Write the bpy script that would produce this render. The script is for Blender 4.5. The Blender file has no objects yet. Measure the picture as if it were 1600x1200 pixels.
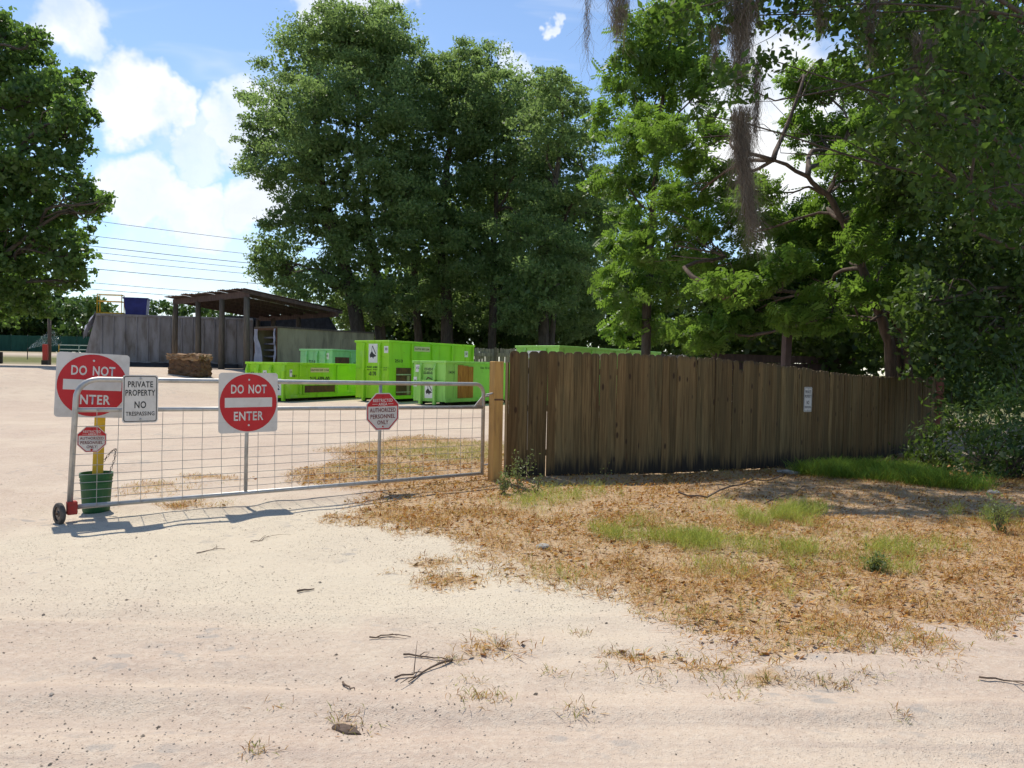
import bpy, bmesh, math, random
import numpy as np
from mathutils import Vector, Matrix

scene = bpy.context.scene
COL = scene.collection
R = math.radians

# ------------------------------------------------------------------ camera
FPX = 1164.0                      # focal length in photo pixels (1600 wide)
CAM = Vector((0.0, 0.0, 1.58))
PITCH, ROLL = R(1.23), R(1.0)
cp, sp, cr, sr = math.cos(PITCH), math.sin(PITCH), math.cos(ROLL), math.sin(ROLL)
X0, U0, F0 = Vector((1, 0, 0)), Vector((0, sp, cp)), Vector((0, cp, -sp))
right, up = X0 * cr + U0 * sr, U0 * cr - X0 * sr
cam_d = bpy.data.cameras.new('camera')
cam_d.sensor_width = 36.0
cam_d.lens = 36.0 * FPX / 1600.0
cam_d.clip_start, cam_d.clip_end = 0.05, 3000.0
cam = bpy.data.objects.new('camera', cam_d)
COL.objects.link(cam)
m = Matrix((right, up, -F0)).transposed().to_4x4()
m.translation = CAM
cam.matrix_world = m
scene.camera = cam

# ------------------------------------------------------------------ light
SUN_EL, SUN_AZ = R(60), R(-30)    # azimuth from +Y towards +X
SUN = Vector((math.sin(SUN_AZ) * math.cos(SUN_EL), math.cos(SUN_AZ) * math.cos(SUN_EL), math.sin(SUN_EL)))
sd = bpy.data.lights.new('sun', 'SUN')
sd.energy, sd.angle, sd.color = 4.1, R(0.53), (1.0, 0.94, 0.83)
so = bpy.data.objects.new('sun', sd)
so.rotation_euler = SUN.to_track_quat('Z', 'Y').to_euler()
so.location = (0, 0, 30)
COL.objects.link(so)
scene.view_settings.view_transform = 'Standard'
scene.view_settings.look = 'None'
scene.view_settings.gamma = 1.0
scene.view_settings.use_curve_mapping = False
scene.view_settings.exposure = 0.32
SKY_STRENGTH = 0.135
cy = scene.cycles
cy.max_bounces, cy.diffuse_bounces, cy.glossy_bounces, cy.transmission_bounces, cy.transparent_max_bounces = 5, 3, 2, 3, 4
cy.use_adaptive_sampling, cy.adaptive_threshold = True, 0.02
world_sampling = 'NONE'
cy.use_light_tree = False
cy.caustics_reflective = cy.caustics_refractive = False


# ------------------------------------------------------------------ picture <-> place helpers
def ray(px, py):
    dx, dy = (px - 800) / FPX, -(py - 600) / FPX
    a, b = dx * cr - dy * sr, dy * cr + dx * sr
    return X0 * a + U0 * b + F0


def P(px, py, d):                 # world point seen at a pixel, d metres along +Y
    v = ray(px, py)
    return CAM + v * (d / v.y)


def G(px, py, z=0.0):             # point of the level ground seen at a pixel
    v = ray(px, py)
    return CAM + v * ((z - CAM.z) / v.z)


def sstep(a, b, x):
    t = np.clip((x - a) / (b - a), 0, 1)
    return t * t * (3 - 2 * t)


def terrain(x, y):
    x, y = np.asarray(x, float), np.asarray(y, float)
    z = 1.2 * sstep(0, 1, (-x - 8) / 14 + (y - 34) / 22) * sstep(16, 30, y)
    z = z + 1.3 * sstep(55, 85, y) * sstep(15, 35, -x)
    z = z - 0.3 * sstep(0, 9, x) * sstep(10, 15, y)
    return z


def tz(x, y):
    return float(terrain(x, y))


_lat = {}
def relief(x, y):                 # small lumps everywhere near, wheel ruts across the front and into the yard
    nr = sstep(40, 12, y) * sstep(30, 12, abs(x))
    z = (fnoise(x, y, 1.8, 20) - .5) * .06 + (fnoise(x, y, .5, 24) - .5) * .022
    yy = y + .35 * fnoise(x, y, 5, 26) + .02 * x
    rut = (vnoise(x * .06, yy, .22, 27) - .5) * .055 + (vnoise(x * .12, yy, .10, 28) - .5) * .024
    z = z + rut * sstep(5.6, 4.2, yy)
    xx = x + .22 * (y - 5) + .6 * fnoise(x, y, 4, 29)
    rut2 = (vnoise(xx, y * .07, .28, 30) - .5) * .045
    z = z + rut2 * sstep(-.6, -2.2, xx) * sstep(4.2, 5.6, y)
    return nr * z


def vnoise(x, y, s, seed=0):      # value noise 0..1
    if seed not in _lat:
        _lat[seed] = np.random.default_rng(seed + 991).random((256, 256))
    L = _lat[seed]
    u, v = np.asarray(x) / s + 1000.3, np.asarray(y) / s + 1000.7
    i, j = np.floor(u).astype(int), np.floor(v).astype(int)
    a, b = u - i, v - j
    a, b = a * a * (3 - 2 * a), b * b * (3 - 2 * b)
    g = lambda p, q: L[p % 256, q % 256]
    return (g(i, j) * (1 - a) * (1 - b) + g(i + 1, j) * a * (1 - b) + g(i, j + 1) * (1 - a) * b + g(i + 1, j + 1) * a * b)


def fnoise(x, y, s, seed=0):
    return (vnoise(x, y, s, seed) * .55 + vnoise(x, y, s * .45, seed + 1) * .3 + vnoise(x, y, s * .18, seed + 2) * .15)


# ------------------------------------------------------------------ node helpers
class NT:
    def __init__(self, nt):
        self.nt = nt
        nt.nodes.clear()

    def n(self, t, **kw):
        nd = self.nt.nodes.new(t)
        for k, v in kw.items():
            if k.startswith('i_'):
                key = k[2:].replace('_', ' ')
                nd.inputs[int(key) if key.isdigit() else key].default_value = v
            else:
                setattr(nd, k, v)
        return nd

    def l(self, a, b):
        self.nt.links.new(a, b)

    def math(self, op, a, b=None, c=None, clamp=False):
        nd = self.n('ShaderNodeMath', operation=op, use_clamp=clamp)
        for i, v in enumerate((a, b, c)):
            if v is None: continue
            if isinstance(v, (int, float)): nd.inputs[i].default_value = v
            else: self.l(v, nd.inputs[i])
        return nd.outputs[0]

    def mix(self, f, a, b, mode='MIX'):
        nd = self.n('ShaderNodeMix', data_type='RGBA', blend_type=mode)
        for i, v in ((0, f), (6, a), (7, b)):
            if isinstance(v, (int, float)): nd.inputs[i].default_value = v
            elif isinstance(v, tuple): nd.inputs[i].default_value = (*v[:3], 1)
            else: self.l(v, nd.inputs[i])
        return nd.outputs[2]

    def noise(self, vec, scale, detail=4, rough=.55, dist=0):
        nd = self.n('ShaderNodeTexNoise')
        nd.inputs['Scale'].default_value, nd.inputs['Detail'].default_value = scale, detail
        nd.inputs['Roughness'].default_value, nd.inputs['Distortion'].default_value = rough, dist
        if vec is not None: self.l(vec, nd.inputs['Vector'])
        return nd.outputs['Fac']

    def voro(self, vec, scale, feature='F1', out='Distance'):
        nd = self.n('ShaderNodeTexVoronoi', feature=feature)
        nd.inputs['Scale'].default_value = scale
        if vec is not None: self.l(vec, nd.inputs['Vector'])
        return nd.outputs[out]

    def ramp(self, f, a, b, lo=0.0, hi=1.0):
        nd = self.n('ShaderNodeMapRange', interpolation_type='SMOOTHSTEP')
        for i, v in enumerate((f, a, b, lo, hi)):
            if isinstance(v, (int, float)): nd.inputs[i].default_value = v
            else: self.l(v, nd.inputs[i])
        return nd.outputs[0]

    def mapping(self, vec, scale=(1, 1, 1), add=None):
        nd = self.n('ShaderNodeVectorMath', operation='MULTIPLY')
        self.l(vec, nd.inputs[0]); nd.inputs[1].default_value = scale
        o = nd.outputs[0]
        if add is not None:
            nd2 = self.n('ShaderNodeVectorMath', operation='ADD')
            self.l(o, nd2.inputs[0]); self.l(add, nd2.inputs[1]); o = nd2.outputs[0]
        return o

    def bump(self, h, strength, dist=.01):
        nd = self.n('ShaderNodeBump')
        nd.inputs['Strength'].default_value, nd.inputs['Distance'].default_value = strength, dist
        self.l(h, nd.inputs['Height'])
        return nd.outputs[0]

    def out(self, col, rough=.6, metal=0.0, normal=None, spec=.4):
        b = self.n('ShaderNodeBsdfPrincipled')
        for key, v in (('Base Color', col), ('Roughness', rough), ('Metallic', metal), ('Specular IOR Level', spec)):
            if isinstance(v, tuple): b.inputs[key].default_value = (*v[:3], 1)
            elif isinstance(v, (int, float)): b.inputs[key].default_value = v
            else: self.l(v, b.inputs[key])
        if normal is not None: self.l(normal, b.inputs['Normal'])
        o = self.n('ShaderNodeOutputMaterial')
        self.l(b.outputs[0], o.inputs[0])
        return b


MATS = {}
def new_mat(name):
    mt = bpy.data.materials.new(name)
    mt.use_nodes = True
    MATS[name] = mt
    return mt, NT(mt.node_tree)


def objvec(t, rnd=True):
    tc = t.n('ShaderNodeTexCoord')
    if not rnd: return tc.outputs['Object']
    oi = t.n('ShaderNodeObjectInfo')
    k = t.math('MULTIPLY', oi.outputs['Random'], 57.0)
    return t.mapping(tc.outputs['Object'], (1, 1, 1), k)


def pm(name, c1, c2=None, scale=3.0, rough=.6, metal=0.0, bump=0.0, stretch=(1, 1, 1), detail=5, grime=None, gscale=2.0, gamt=.5, spec=.4):
    """weathered plain material: two tones mixed by noise, optional grime tone and bump"""
    mt, t = new_mat(name)
    c2 = c2 or tuple(v * .8 for v in c1)
    ov = objvec(t)
    v = t.mapping(ov, stretch)
    f = t.noise(v, scale, detail)
    col = t.mix(t.ramp(f, .3, .7), c1, c2)
    if grime:
        g = t.noise(v, gscale, 6, .65, .4)
        col = t.mix(t.math('MULTIPLY', t.ramp(g, .45, .75), gamt), col, grime)
    nrm = t.bump(t.noise(v, scale * 4, 4), bump) if bump else None
    t.out(col, t.ramp(f, 0, 1, rough - .1, min(1, rough + .15)), metal, nrm, spec)
    return mt


# ------------------------------------------------------------------ world: sky with clouds
world = bpy.data.worlds.new('World')
scene.world = world
world.use_nodes = True
world.cycles.sampling_method = world_sampling
t = NT(world.node_tree)
sky = t.n('ShaderNodeTexSky', sky_type='NISHITA', sun_disc=False, sun_elevation=SUN_EL, sun_rotation=SUN_AZ,
          altitude=20.0, air_density=1.0, dust_density=.1, ozone_density=2.4)
tc = t.n('ShaderNodeTexCoord')
d = tc.outputs['Generated']
sep = t.n('ShaderNodeSeparateXYZ'); t.l(d, sep.inputs[0])
zz = t.math('ADD', t.math('MAXIMUM', sep.outputs[2], 0.0), 0.12)
cmb = t.n('ShaderNodeCombineXYZ')
t.l(t.math('DIVIDE', sep.outputs[0], zz), cmb.inputs[0])
t.l(t.math('DIVIDE', sep.outputs[1], zz), cmb.inputs[1])
flat = cmb.outputs[0]
n1 = t.noise(flat, 1.1, 4, .58, .35)
nf = t.n('ShaderNodeTexNoise'); nf.inputs['Scale'].default_value = 9; nf.inputs['Detail'].default_value = 5; nf.inputs['Roughness'].default_value = .6
t.l(d, nf.inputs['Vector'])
off = t.n('ShaderNodeVectorMath', operation='SUBTRACT'); t.l(nf.outputs['Color'], off.inputs[0]); off.inputs[1].default_value = (.5, .5, .5)
offs = t.n('ShaderNodeVectorMath', operation='SCALE'); t.l(off.outputs[0], offs.inputs[0]); offs.inputs['Scale'].default_value = .13
dd = t.n('ShaderNodeVectorMath', operation='ADD'); t.l(d, dd.inputs[0]); t.l(offs.outputs[0], dd.inputs[1])
dens = t.ramp(n1, .57, .76, 0, .6)
brk = t.ramp(nf.outputs['Fac'], .30, .52, .55, 1.0)
for (px, py, rad, w) in ((195, 145, .075, 1.1), (255, 165, .05, 1.0), (380, 190, .07, .8), (310, 235, .05, .6), (225, 300, .06, .85),
                         (310, 322, .055, .85), (400, 325, .06, .9), (75, 35, .055, .9), (500, -5, .06, .9), (600, -5, .06, .8),
                         (850, 48, .02, .8), (800, 95, .035, .6), (1210, 190, .15, 1.0), (1230, 280, .12, .9), (300, 425, .12, .35)):
    v = ray(px, py).normalized()
    ds = t.n('ShaderNodeVectorMath', operation='DISTANCE'); t.l(dd.outputs[0], ds.inputs[0]); ds.inputs[1].default_value = v
    dens = t.math('MAXIMUM', dens, t.math('MULTIPLY', t.ramp(ds.outputs['Value'], rad * .84, rad * .56, 0, w), brk))
wisp = t.ramp(t.noise(t.mapping(flat, (1.2, 3.2, 1)), 1.6, 3, .6, .8), .52, .9, 0, .4)
dens = t.math('MAXIMUM', dens, wisp)
shade = t.ramp(t.noise(dd.outputs[0], 7, 6), .3, .75)
ccol = t.mix(shade, (5.4, 5.65, 6.05), (7.4, 7.4, 7.4))
hz = t.mix(t.ramp(sep.outputs[2], .18, .0, 0, .3), sky.outputs[0], (4.8, 5.5, 6.4))
skyc = t.mix(dens, hz, ccol)
bg = t.n('ShaderNodeBackground'); t.l(skyc, bg.inputs[0]); bg.inputs[1].default_value = SKY_STRENGTH
ow = t.n('ShaderNodeOutputWorld'); t.l(bg.outputs[0], ow.inputs[0])


# ------------------------------------------------------------------ mesh helpers
class MB:
    def __init__(self):
        self.v, self.f = [], []

    def add(self, vs, fs):
        o = len(self.v)
        self.v += [tuple(q) for q in vs]
        self.f += [tuple(i + o for i in q) for q in fs]
        return self

    def box(self, a, b, M=None):
        (x0, y0, z0), (x1, y1, z1) = a, b
        vs = [Vector(q) for q in ((x0, y0, z0), (x1, y0, z0), (x1, y1, z0), (x0, y1, z0), (x0, y0, z1), (x1, y0, z1), (x1, y1, z1), (x0, y1, z1))]
        if M: vs = [M @ q for q in vs]
        return self.add(vs, [(0, 3, 2, 1), (4, 5, 6, 7), (0, 1, 5, 4), (1, 2, 6, 5), (2, 3, 7, 6), (3, 0, 4, 7)])

    def tube(self, pts, r, seg=8, caps=True):
        pts = [Vector(q) for q in pts]
        n = len(pts)
        rs = r if isinstance(r, (list, tuple)) else [r] * n
        vs, fs = [], []
        prev = None
        for i, q in enumerate(pts):
            tg = (pts[min(i + 1, n - 1)] - pts[max(i - 1, 0)]).normalized()
            if prev is None:
                a = tg.orthogonal().normalized()
            else:
                a = (prev - tg * prev.dot(tg))
                a = a.normalized() if a.length > 1e-6 else tg.orthogonal().normalized()
            prev = a
            b = tg.cross(a)
            for k in range(seg):
                an = 2 * math.pi * k / seg
                vs.append(q + (a * math.cos(an) + b * math.sin(an)) * rs[i])
        for i in range(n - 1):
            for k in range(seg):
                k2 = (k + 1) % seg
                fs.append((i * seg + k, i * seg + k2, (i + 1) * seg + k2, (i + 1) * seg + k))
        if caps:
            fs.append(tuple(reversed(range(seg))))
            fs.append(tuple((n - 1) * seg + k for k in range(seg)))
        return self.add(vs, fs)

    def prism(self, poly, y0, y1):          # polygon in XZ, extruded along Y (front at y0)
        n = len(poly)
        vs = [(x, y0, z) for x, z in poly] + [(x, y1, z) for x, z in poly]
        fs = [tuple(range(n)), tuple(reversed(range(n, 2 * n)))]
        fs += [(i, i + n, (i + 1) % n + n, (i + 1) % n) for i in range(n)]
        return self.add(vs, fs)

    def lathe(self, prof, seg=20, axis='z', c=(0, 0, 0)):
        vs, fs = [], []
        for r_, h in prof:
            for k in range(seg):
                a = 2 * math.pi * k / seg
                q = (r_ * math.cos(a), r_ * math.sin(a), h)
                if axis == 'y': q = (q[0], q[2], q[1])
                if axis == 'x': q = (q[2], q[0], q[1])
                vs.append((q[0] + c[0], q[1] + c[1], q[2] + c[2]))
        for i in range(len(prof) - 1):
            for k in range(seg):
                k2 = (k + 1) % seg
                fs.append((i * seg + k, i * seg + k2, (i + 1) * seg + k2, (i + 1) * seg + k))
        return self.add(vs, fs)

    def mesh(self, name, smooth=False, bevel=0.0):
        me = bpy.data.meshes.new(name)
        me.from_pydata(self.v, [], self.f)
        bm = bmesh.new(); bm.from_mesh(me)
        bmesh.ops.recalc_face_normals(bm, faces=bm.faces)
        if bevel:
            bmesh.ops.bevel(bm, geom=list(bm.edges), offset=bevel, segments=1, affect='EDGES', clamp_overlap=True)
        bm.to_mesh(me); bm.free()
        if smooth:
            me.polygons.foreach_set('use_smooth', [True] * len(me.polygons))
        return me

    def build(self, name, mat, parent=None, smooth=False, bevel=0.0):
        return link(name, self.mesh(name, smooth, bevel), mat, parent)


def link(name, me, mat, parent=None):
    if mat is not None and len(me.materials) == 0:
        me.materials.append(MATS[mat] if isinstance(mat, str) else mat)
    o = bpy.data.objects.new(name, me)
    COL.objects.link(o)
    if parent is not None: o.parent = parent
    return o


def tag(o, label=None, cat=None, group=None, kind=None):
    for k, v in (('label', label), ('category', cat), ('group', group), ('kind', kind)):
        if v: o[k] = v
    return o


def empty(name, loc, rz=0.0, label=None, cat=None, group=None):
    o = bpy.data.objects.new(name, None)
    o.empty_display_size = .1
    o.location = loc
    o.rotation_euler = (0, 0, rz)
    COL.objects.link(o)
    return tag(o, label, cat, group)


def np_mesh(name, V, k, attrs=None, mat=None):
    """V: (N*k,3), each run of k vertices is one face"""
    V = np.asarray(V, np.float32)
    n = len(V)
    me = bpy.data.meshes.new(name)
    me.vertices.add(n)
    me.vertices.foreach_set('co', V.ravel())
    me.loops.add(n)
    me.loops.foreach_set('vertex_index', np.arange(n, dtype=np.int32))
    me.polygons.add(n // k)
    me.polygons.foreach_set('loop_start', np.arange(0, n, k, dtype=np.int32))
    for key, (ty, arr) in (attrs or {}).items():
        at = me.attributes.new(key, ty, 'POINT')
        at.data.foreach_set('color' if ty == 'FLOAT_COLOR' else 'value', np.asarray(arr, np.float32).ravel())
    me.update(calc_edges=True)
    if mat: me.materials.append(MATS[mat])
    return me


_txt = {}
def text_mesh(s, height, width=None, bold=.012):
    """flat lettering mesh in the XZ plane, centred, facing -Y"""
    cu = bpy.data.curves.new('lettering', 'FONT')
    cu.body, cu.size, cu.align_x, cu.align_y = s, 1.0, 'CENTER', 'CENTER'
    cu.offset = bold
    cu.space_character, cu.space_word = 1.08, 1.5
    cu.resolution_u = 3
    o = bpy.data.objects.new('lettering', cu)
    COL.objects.link(o)
    dg = bpy.context.evaluated_depsgraph_get()
    me = bpy.data.meshes.new_from_object(o.evaluated_get(dg))
    bpy.data.objects.remove(o); bpy.data.curves.remove(cu)
    co = np.empty(len(me.vertices) * 3); me.vertices.foreach_get('co', co); co = co.reshape(-1, 3)
    lo, hi = co.min(0), co.max(0)
    c = (lo + hi) / 2
    sz = height / (hi[1] - lo[1])
    sx = width / (hi[0] - lo[0]) if width else sz
    out = np.stack([(co[:, 0] - c[0]) * sx, np.zeros(len(co)), (co[:, 1] - c[1]) * sz], 1)
    me.vertices.foreach_set('co', out.ravel()); me.update()
    me.materials.clear()
    return me


def lettering(s, height, mat, parent, loc, width=None, bold=.012, rot=(0, 0, 0)):
    o = link('lettering', text_mesh(s, height, width, bold), mat, parent)
    o.location = loc
    o.rotation_euler = rot
    return o


# ------------------------------------------------------------------ materials
pm('galvanised', (.50, .49, .47), (.38, .375, .36), 6, .45, .55, .05, grime=(.22, .19, .16), gscale=9, gamt=.35)
pm('wire', (.50, .48, .44), (.38, .35, .31), 20, .5, .5)
pm('red_paint', (.45, .03, .02), (.33, .03, .02), 12, .5, grime=(.10, .05, .04), gscale=20, gamt=.4)
pm('rubber', (.045, .043, .04), (.09, .08, .07), 14, .85, grime=(.3, .25, .2), gscale=15, gamt=.4)
pm('sign_white', (.66, .63, .585), (.60, .57, .53), 4, .45, grime=(.42, .37, .31), gscale=6, gamt=.4)
pm('sign_red', (.52, .012, .018), (.47, .012, .018), 5, .42, grime=(.40, .06, .05), gscale=6, gamt=.2)
pm('sign_black', (.02, .02, .022), (.03, .03, .03), 5, .5)
pm('sign_maroon', (.17, .008, .012), (.13, .008, .012), 5, .45)
pm('sign_back', (.5, .5, .5), (.42, .42, .42), 5, .4, .7)
pm('yellow_paint', (.62, .38, .015), (.52, .33, .02), 6, .55, grime=(.30, .22, .06), gscale=7, gamt=.5)
pm('green_plastic', (.012, .105, .028), (.008, .075, .02), 6, .5, grime=(.08, .11, .05), gscale=6, gamt=.4)
pm('chain_metal', (.25, .22, .2), (.15, .12, .1), 20, .5, .8)
pm('concrete', (.35, .33, .30), (.28, .26, .24), 8, .9, bump=.3)
pm('new_timber', (.56, .32, .09), (.42, .225, .065), 2.2, .75, bump=.15, stretch=(6, 6, .7), grime=(.22, .12, .05), gscale=2.2, gamt=.6)
pm('dark_steel', (.03, .03, .03), (.06, .045, .035), 6, .6, .4)
pm('rust', (.16, .075, .035), (.09, .05, .03), 4, .85, bump=.3, grime=(.04, .03, .025), gscale=5, gamt=.6)
pm('orange_board', (.48, .22, .04), (.34, .14, .03), 2.5, .75, stretch=(4, 4, .8), grime=(.16, .08, .03), gscale=3, gamt=.6)
pm('sticker_white', (.78, .78, .74), (.7, .7, .66), 6, .5)
pm('sticker_cream', (.75, .66, .42), (.68, .58, .4), 8, .5, grime=(.5, .25, .15), gscale=20, gamt=.5)
pm('weathered_metal', (.30, .30, .335), (.21, .205, .22), 1.3, .75, .1, .15, (1.5, 1.5, .35), grime=(.10, .08, .06), gscale=1.5, gamt=.8)
pm('beige_panel', (.40, .355, .22), (.31, .275, .17), 1.1, .8, .0, .1, (1.5, 1.5, .4), grime=(.15, .13, .08), gscale=1.4, gamt=.7)
pm('old_timber', (.16, .13, .10), (.10, .08, .065), 2.5, .85, 0, .3, (5, 5, .5), grime=(.05, .04, .03), gscale=2, gamt=.6)
pm('purple_timber', (.105, .07, .06), (.07, .046, .042), 2.5, .85, 0, .2, (3, 3, .7))
pm('roof_tin', (.115, .088, .08), (.07, .05, .045), 1.5, .6, .3, .1, grime=(.11, .05, .03), gscale=2, gamt=.7)
pm('tarp', (.42, .43, .50), (.30, .31, .40), 3, .55, 0, .2)
pm('dark_tarp', (.045, .048, .055), (.03, .03, .035), 3, .4, 0, .3)
pm('blue_plastic', (.008, .02, .22), (.006, .015, .16), 3, .45)
pm('mulch', (.17, .095, .05), (.10, .055, .03), 5, .95, 0, .8, grime=(.04, .025, .018), gscale=4, gamt=.7)
pm('mulch_sunlit', (.42, .27, .15), (.30, .18, .10), 5, .95, 0, .8, grime=(.08, .05, .03), gscale=4, gamt=.6)  # colour lightened to stand for sun on the bale's top
pm('interior_shade', (.035, .035, .04), (.02, .02, .022), 3, .9)  # near-black standing in for shade inside shed and trailer
pm('green_screen', (.012, .075, .05), (.01, .055, .035), 3, .8, stretch=(1, 1, .3))
pm('pale_pipe', (.42, .50, .44), (.34, .42, .36), 4, .5)
pm('cable', (.10, .10, .11), (.08, .08, .09), 2, .6)
pm('pole_wood', (.14, .11, .09), (.09, .07, .055), 2, .9, 0, .3, (4, 4, .4))
pm('twig', (.16, .11, .075), (.09, .06, .045), 12, .9, 0, .3)
pm('bark', (.095, .073, .055), (.05, .039, .03), 3.0, .95, 0, .8, (3.5, 3.5, .8), grime=(.13, .13, .11), gscale=2.4, gamt=.4)
pm('warm_bark', (.13, .088, .064), (.065, .046, .034), 3.0, .95, 0, .8, (4, 4, .8), grime=(.07, .05, .035), gscale=3, gamt=.6)
pm('red_timber', (.20, .06, .035), (.12, .04, .025), 3, .85, 0, .2, (4, 4, .6))
pm('stone', (.40, .36, .31), (.28, .26, .23), 20, .95, 0, .3)


def worn_paint(name, c1, c2):
    mt, t = new_mat(name)
    ov = objvec(t)
    f = t.noise(ov, 1.1, 4)
    col = t.mix(t.ramp(f, .3, .7), c1, c2)
    streak = t.noise(t.mapping(ov, (5, 5, .55)), 1, 5, .65)
    col = t.mix(t.ramp(streak, .50, .78, 0, .6), col, tuple(v * .42 for v in c1))
    fade = t.noise(t.mapping(ov, (1.6, 1.6, 1.6)), 1, 4, .6)
    col = t.mix(t.ramp(fade, .55, .75, 0, .35), col, (.52, .66, .30))
    scr = t.noise(t.mapping(ov, (2.2, 2.2, 9)), 1, 6, .75, .6)
    col = t.mix(t.ramp(scr, .63, .70, 0, .8), col, (.13, .07, .035))
    t.out(col, t.ramp(streak, 0, 1, .45, .75), 0, t.bump(t.noise(ov, 2.2, 3), .25, .03), .35)
worn_paint('lime_paint', (.36, .74, .025), (.30, .66, .03))
worn_paint('mint_paint', (.30, .66, .29), (.25, .57, .24))
worn_paint('bright_green_paint', (.34, .70, .14), (.29, .62, .12))


def wood_fence_mat():
    mt, t = new_mat('fence_wood')
    tcn = t.n('ShaderNodeTexCoord'); oi = t.n('ShaderNodeObjectInfo')
    rnd = oi.outputs['Random']
    ov = t.mapping(tcn.outputs['Object'], (1, 1, 1), t.math('MULTIPLY', rnd, 71.0))
    grain = t.noise(t.mapping(ov, (38, 38, 1.3)), 1, 6, .6, .6)
    blot = t.noise(t.mapping(ov, (5, 5, 1.1)), 1, 5, .6)
    knot = t.voro(t.mapping(ov, (6, 6, 2.6)), 1)
    col = t.mix(t.ramp(grain, .36, .64), (.235, .168, .078), (.10, .069, .032))
    col = t.mix(t.ramp(blot, .40, .7, 0, .6), col, (.13, .108, .055))
    col = t.mix(t.ramp(rnd, 0, 1, 0, .5), col, (.145, .085, .036))
    col = t.mix(1.0, col, t.mix(t.math('FRACT', t.math('MULTIPLY', rnd, 13.7)), (.72, .70, .66), (1.25, 1.2, 1.12)), 'MULTIPLY')
    col = t.mix(t.ramp(knot, .17, .08, 0, .92), col, (.05, .03, .018))
    rust = t.noise(t.mapping(ov, (14, 14, 2.0)), 1, 4)
    col = t.mix(t.ramp(rust, .62, .74, 0, .6), col, (.10, .045, .02))
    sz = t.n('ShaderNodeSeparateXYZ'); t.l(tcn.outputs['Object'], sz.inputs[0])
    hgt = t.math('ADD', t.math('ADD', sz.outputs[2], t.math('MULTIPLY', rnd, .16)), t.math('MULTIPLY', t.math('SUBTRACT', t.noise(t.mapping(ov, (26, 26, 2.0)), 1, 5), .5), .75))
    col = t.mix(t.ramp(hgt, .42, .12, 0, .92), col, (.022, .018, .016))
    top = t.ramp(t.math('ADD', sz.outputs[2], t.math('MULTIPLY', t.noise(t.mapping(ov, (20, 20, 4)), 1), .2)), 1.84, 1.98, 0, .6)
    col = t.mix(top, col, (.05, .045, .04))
    t.out(col, .88, 0, t.bump(grain, .35, .004), .2)
wood_fence_mat()


def grey_fence_mat():
    mt, t = new_mat('grey_fence_wood')
    ov = objvec(t)
    grain = t.noise(t.mapping(ov, (30, 30, 1.2)), 1, 6, .6, .6)
    blot = t.noise(t.mapping(ov, (5, 5, 1.2)), 1, 5)
    col = t.mix(t.ramp(grain, .3, .7), (.36, .30, .25), (.20, .165, .14))
    col = t.mix(t.ramp(blot, .45, .7, 0, .6), col, (.10, .085, .08))
    t.out(col, .9, 0, t.bump(grain, .3, .004), .2)
grey_fence_mat()


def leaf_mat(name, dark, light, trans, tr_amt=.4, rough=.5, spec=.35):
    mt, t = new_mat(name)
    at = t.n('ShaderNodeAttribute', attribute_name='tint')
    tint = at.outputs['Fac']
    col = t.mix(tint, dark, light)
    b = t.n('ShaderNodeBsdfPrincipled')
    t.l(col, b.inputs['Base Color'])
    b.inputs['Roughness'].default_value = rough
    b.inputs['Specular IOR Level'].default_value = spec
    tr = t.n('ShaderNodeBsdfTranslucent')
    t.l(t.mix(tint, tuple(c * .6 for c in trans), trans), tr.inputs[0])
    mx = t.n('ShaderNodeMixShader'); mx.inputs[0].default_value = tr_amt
    t.l(b.outputs[0], mx.inputs[1]); t.l(tr.outputs[0], mx.inputs[2])
    o = t.n('ShaderNodeOutputMaterial'); t.l(mx.outputs[0], o.inputs[0])
leaf_mat('oak_leaf', (.088, .142, .052), (.185, .26, .098), (.32, .47, .13), .52, .55, .35)
leaf_mat('sycamore_leaf', (.050, .10, .028), (.115, .185, .05), (.22, .38, .06), .48, .5, .4)
leaf_mat('feather_leaf', (.055, .11, .018), (.135, .22, .042), (.25, .42, .05), .50)
leaf_mat('dark_leaf', (.028, .058, .016), (.082, .130, .032), (.16, .27, .035), .40, .5, .4)
leaf_mat('over_leaf', (.018, .045, .010), (.085, .14, .028), (.17, .31, .035), .45, .5, .35)
leaf_mat('under_leaf', (.028, .065, .018), (.085, .145, .035), (.11, .20, .03), .36, .5, .4)
leaf_mat('bush_leaf', (.05, .11, .022), (.14, .23, .045), (.18, .32, .05), .4)
leaf_mat('far_leaf', (.06, .12, .03), (.13, .21, .06), (.14, .24, .05), .35)
leaf_mat('weed_leaf', (.12, .16, .055), (.27, .31, .13), (.24, .30, .07), .35)
leaf_mat('moss', (.15, .125, .10), (.34, .295, .235), (.26, .22, .165), .4, .9, .1)


def blade_mat():
    mt, t = new_mat('grass_blades')
    at = t.n('ShaderNodeAttribute', attribute_name='tone')
    b = t.n('ShaderNodeBsdfPrincipled'); t.l(at.outputs['Color'], b.inputs['Base Color'])
    b.inputs['Roughness'].default_value = .7; b.inputs['Specular IOR Level'].default_value = .2
    tr = t.n('ShaderNodeBsdfTranslucent'); t.l(at.outputs['Color'], tr.inputs[0])
    mx = t.n('ShaderNodeMixShader'); mx.inputs[0].default_value = .3
    t.l(b.outputs[0], mx.inputs[1]); t.l(tr.outputs[0], mx.inputs[2])
    o = t.n('ShaderNodeOutputMaterial'); t.l(mx.outputs[0], o.inputs[0])
blade_mat()


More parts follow.
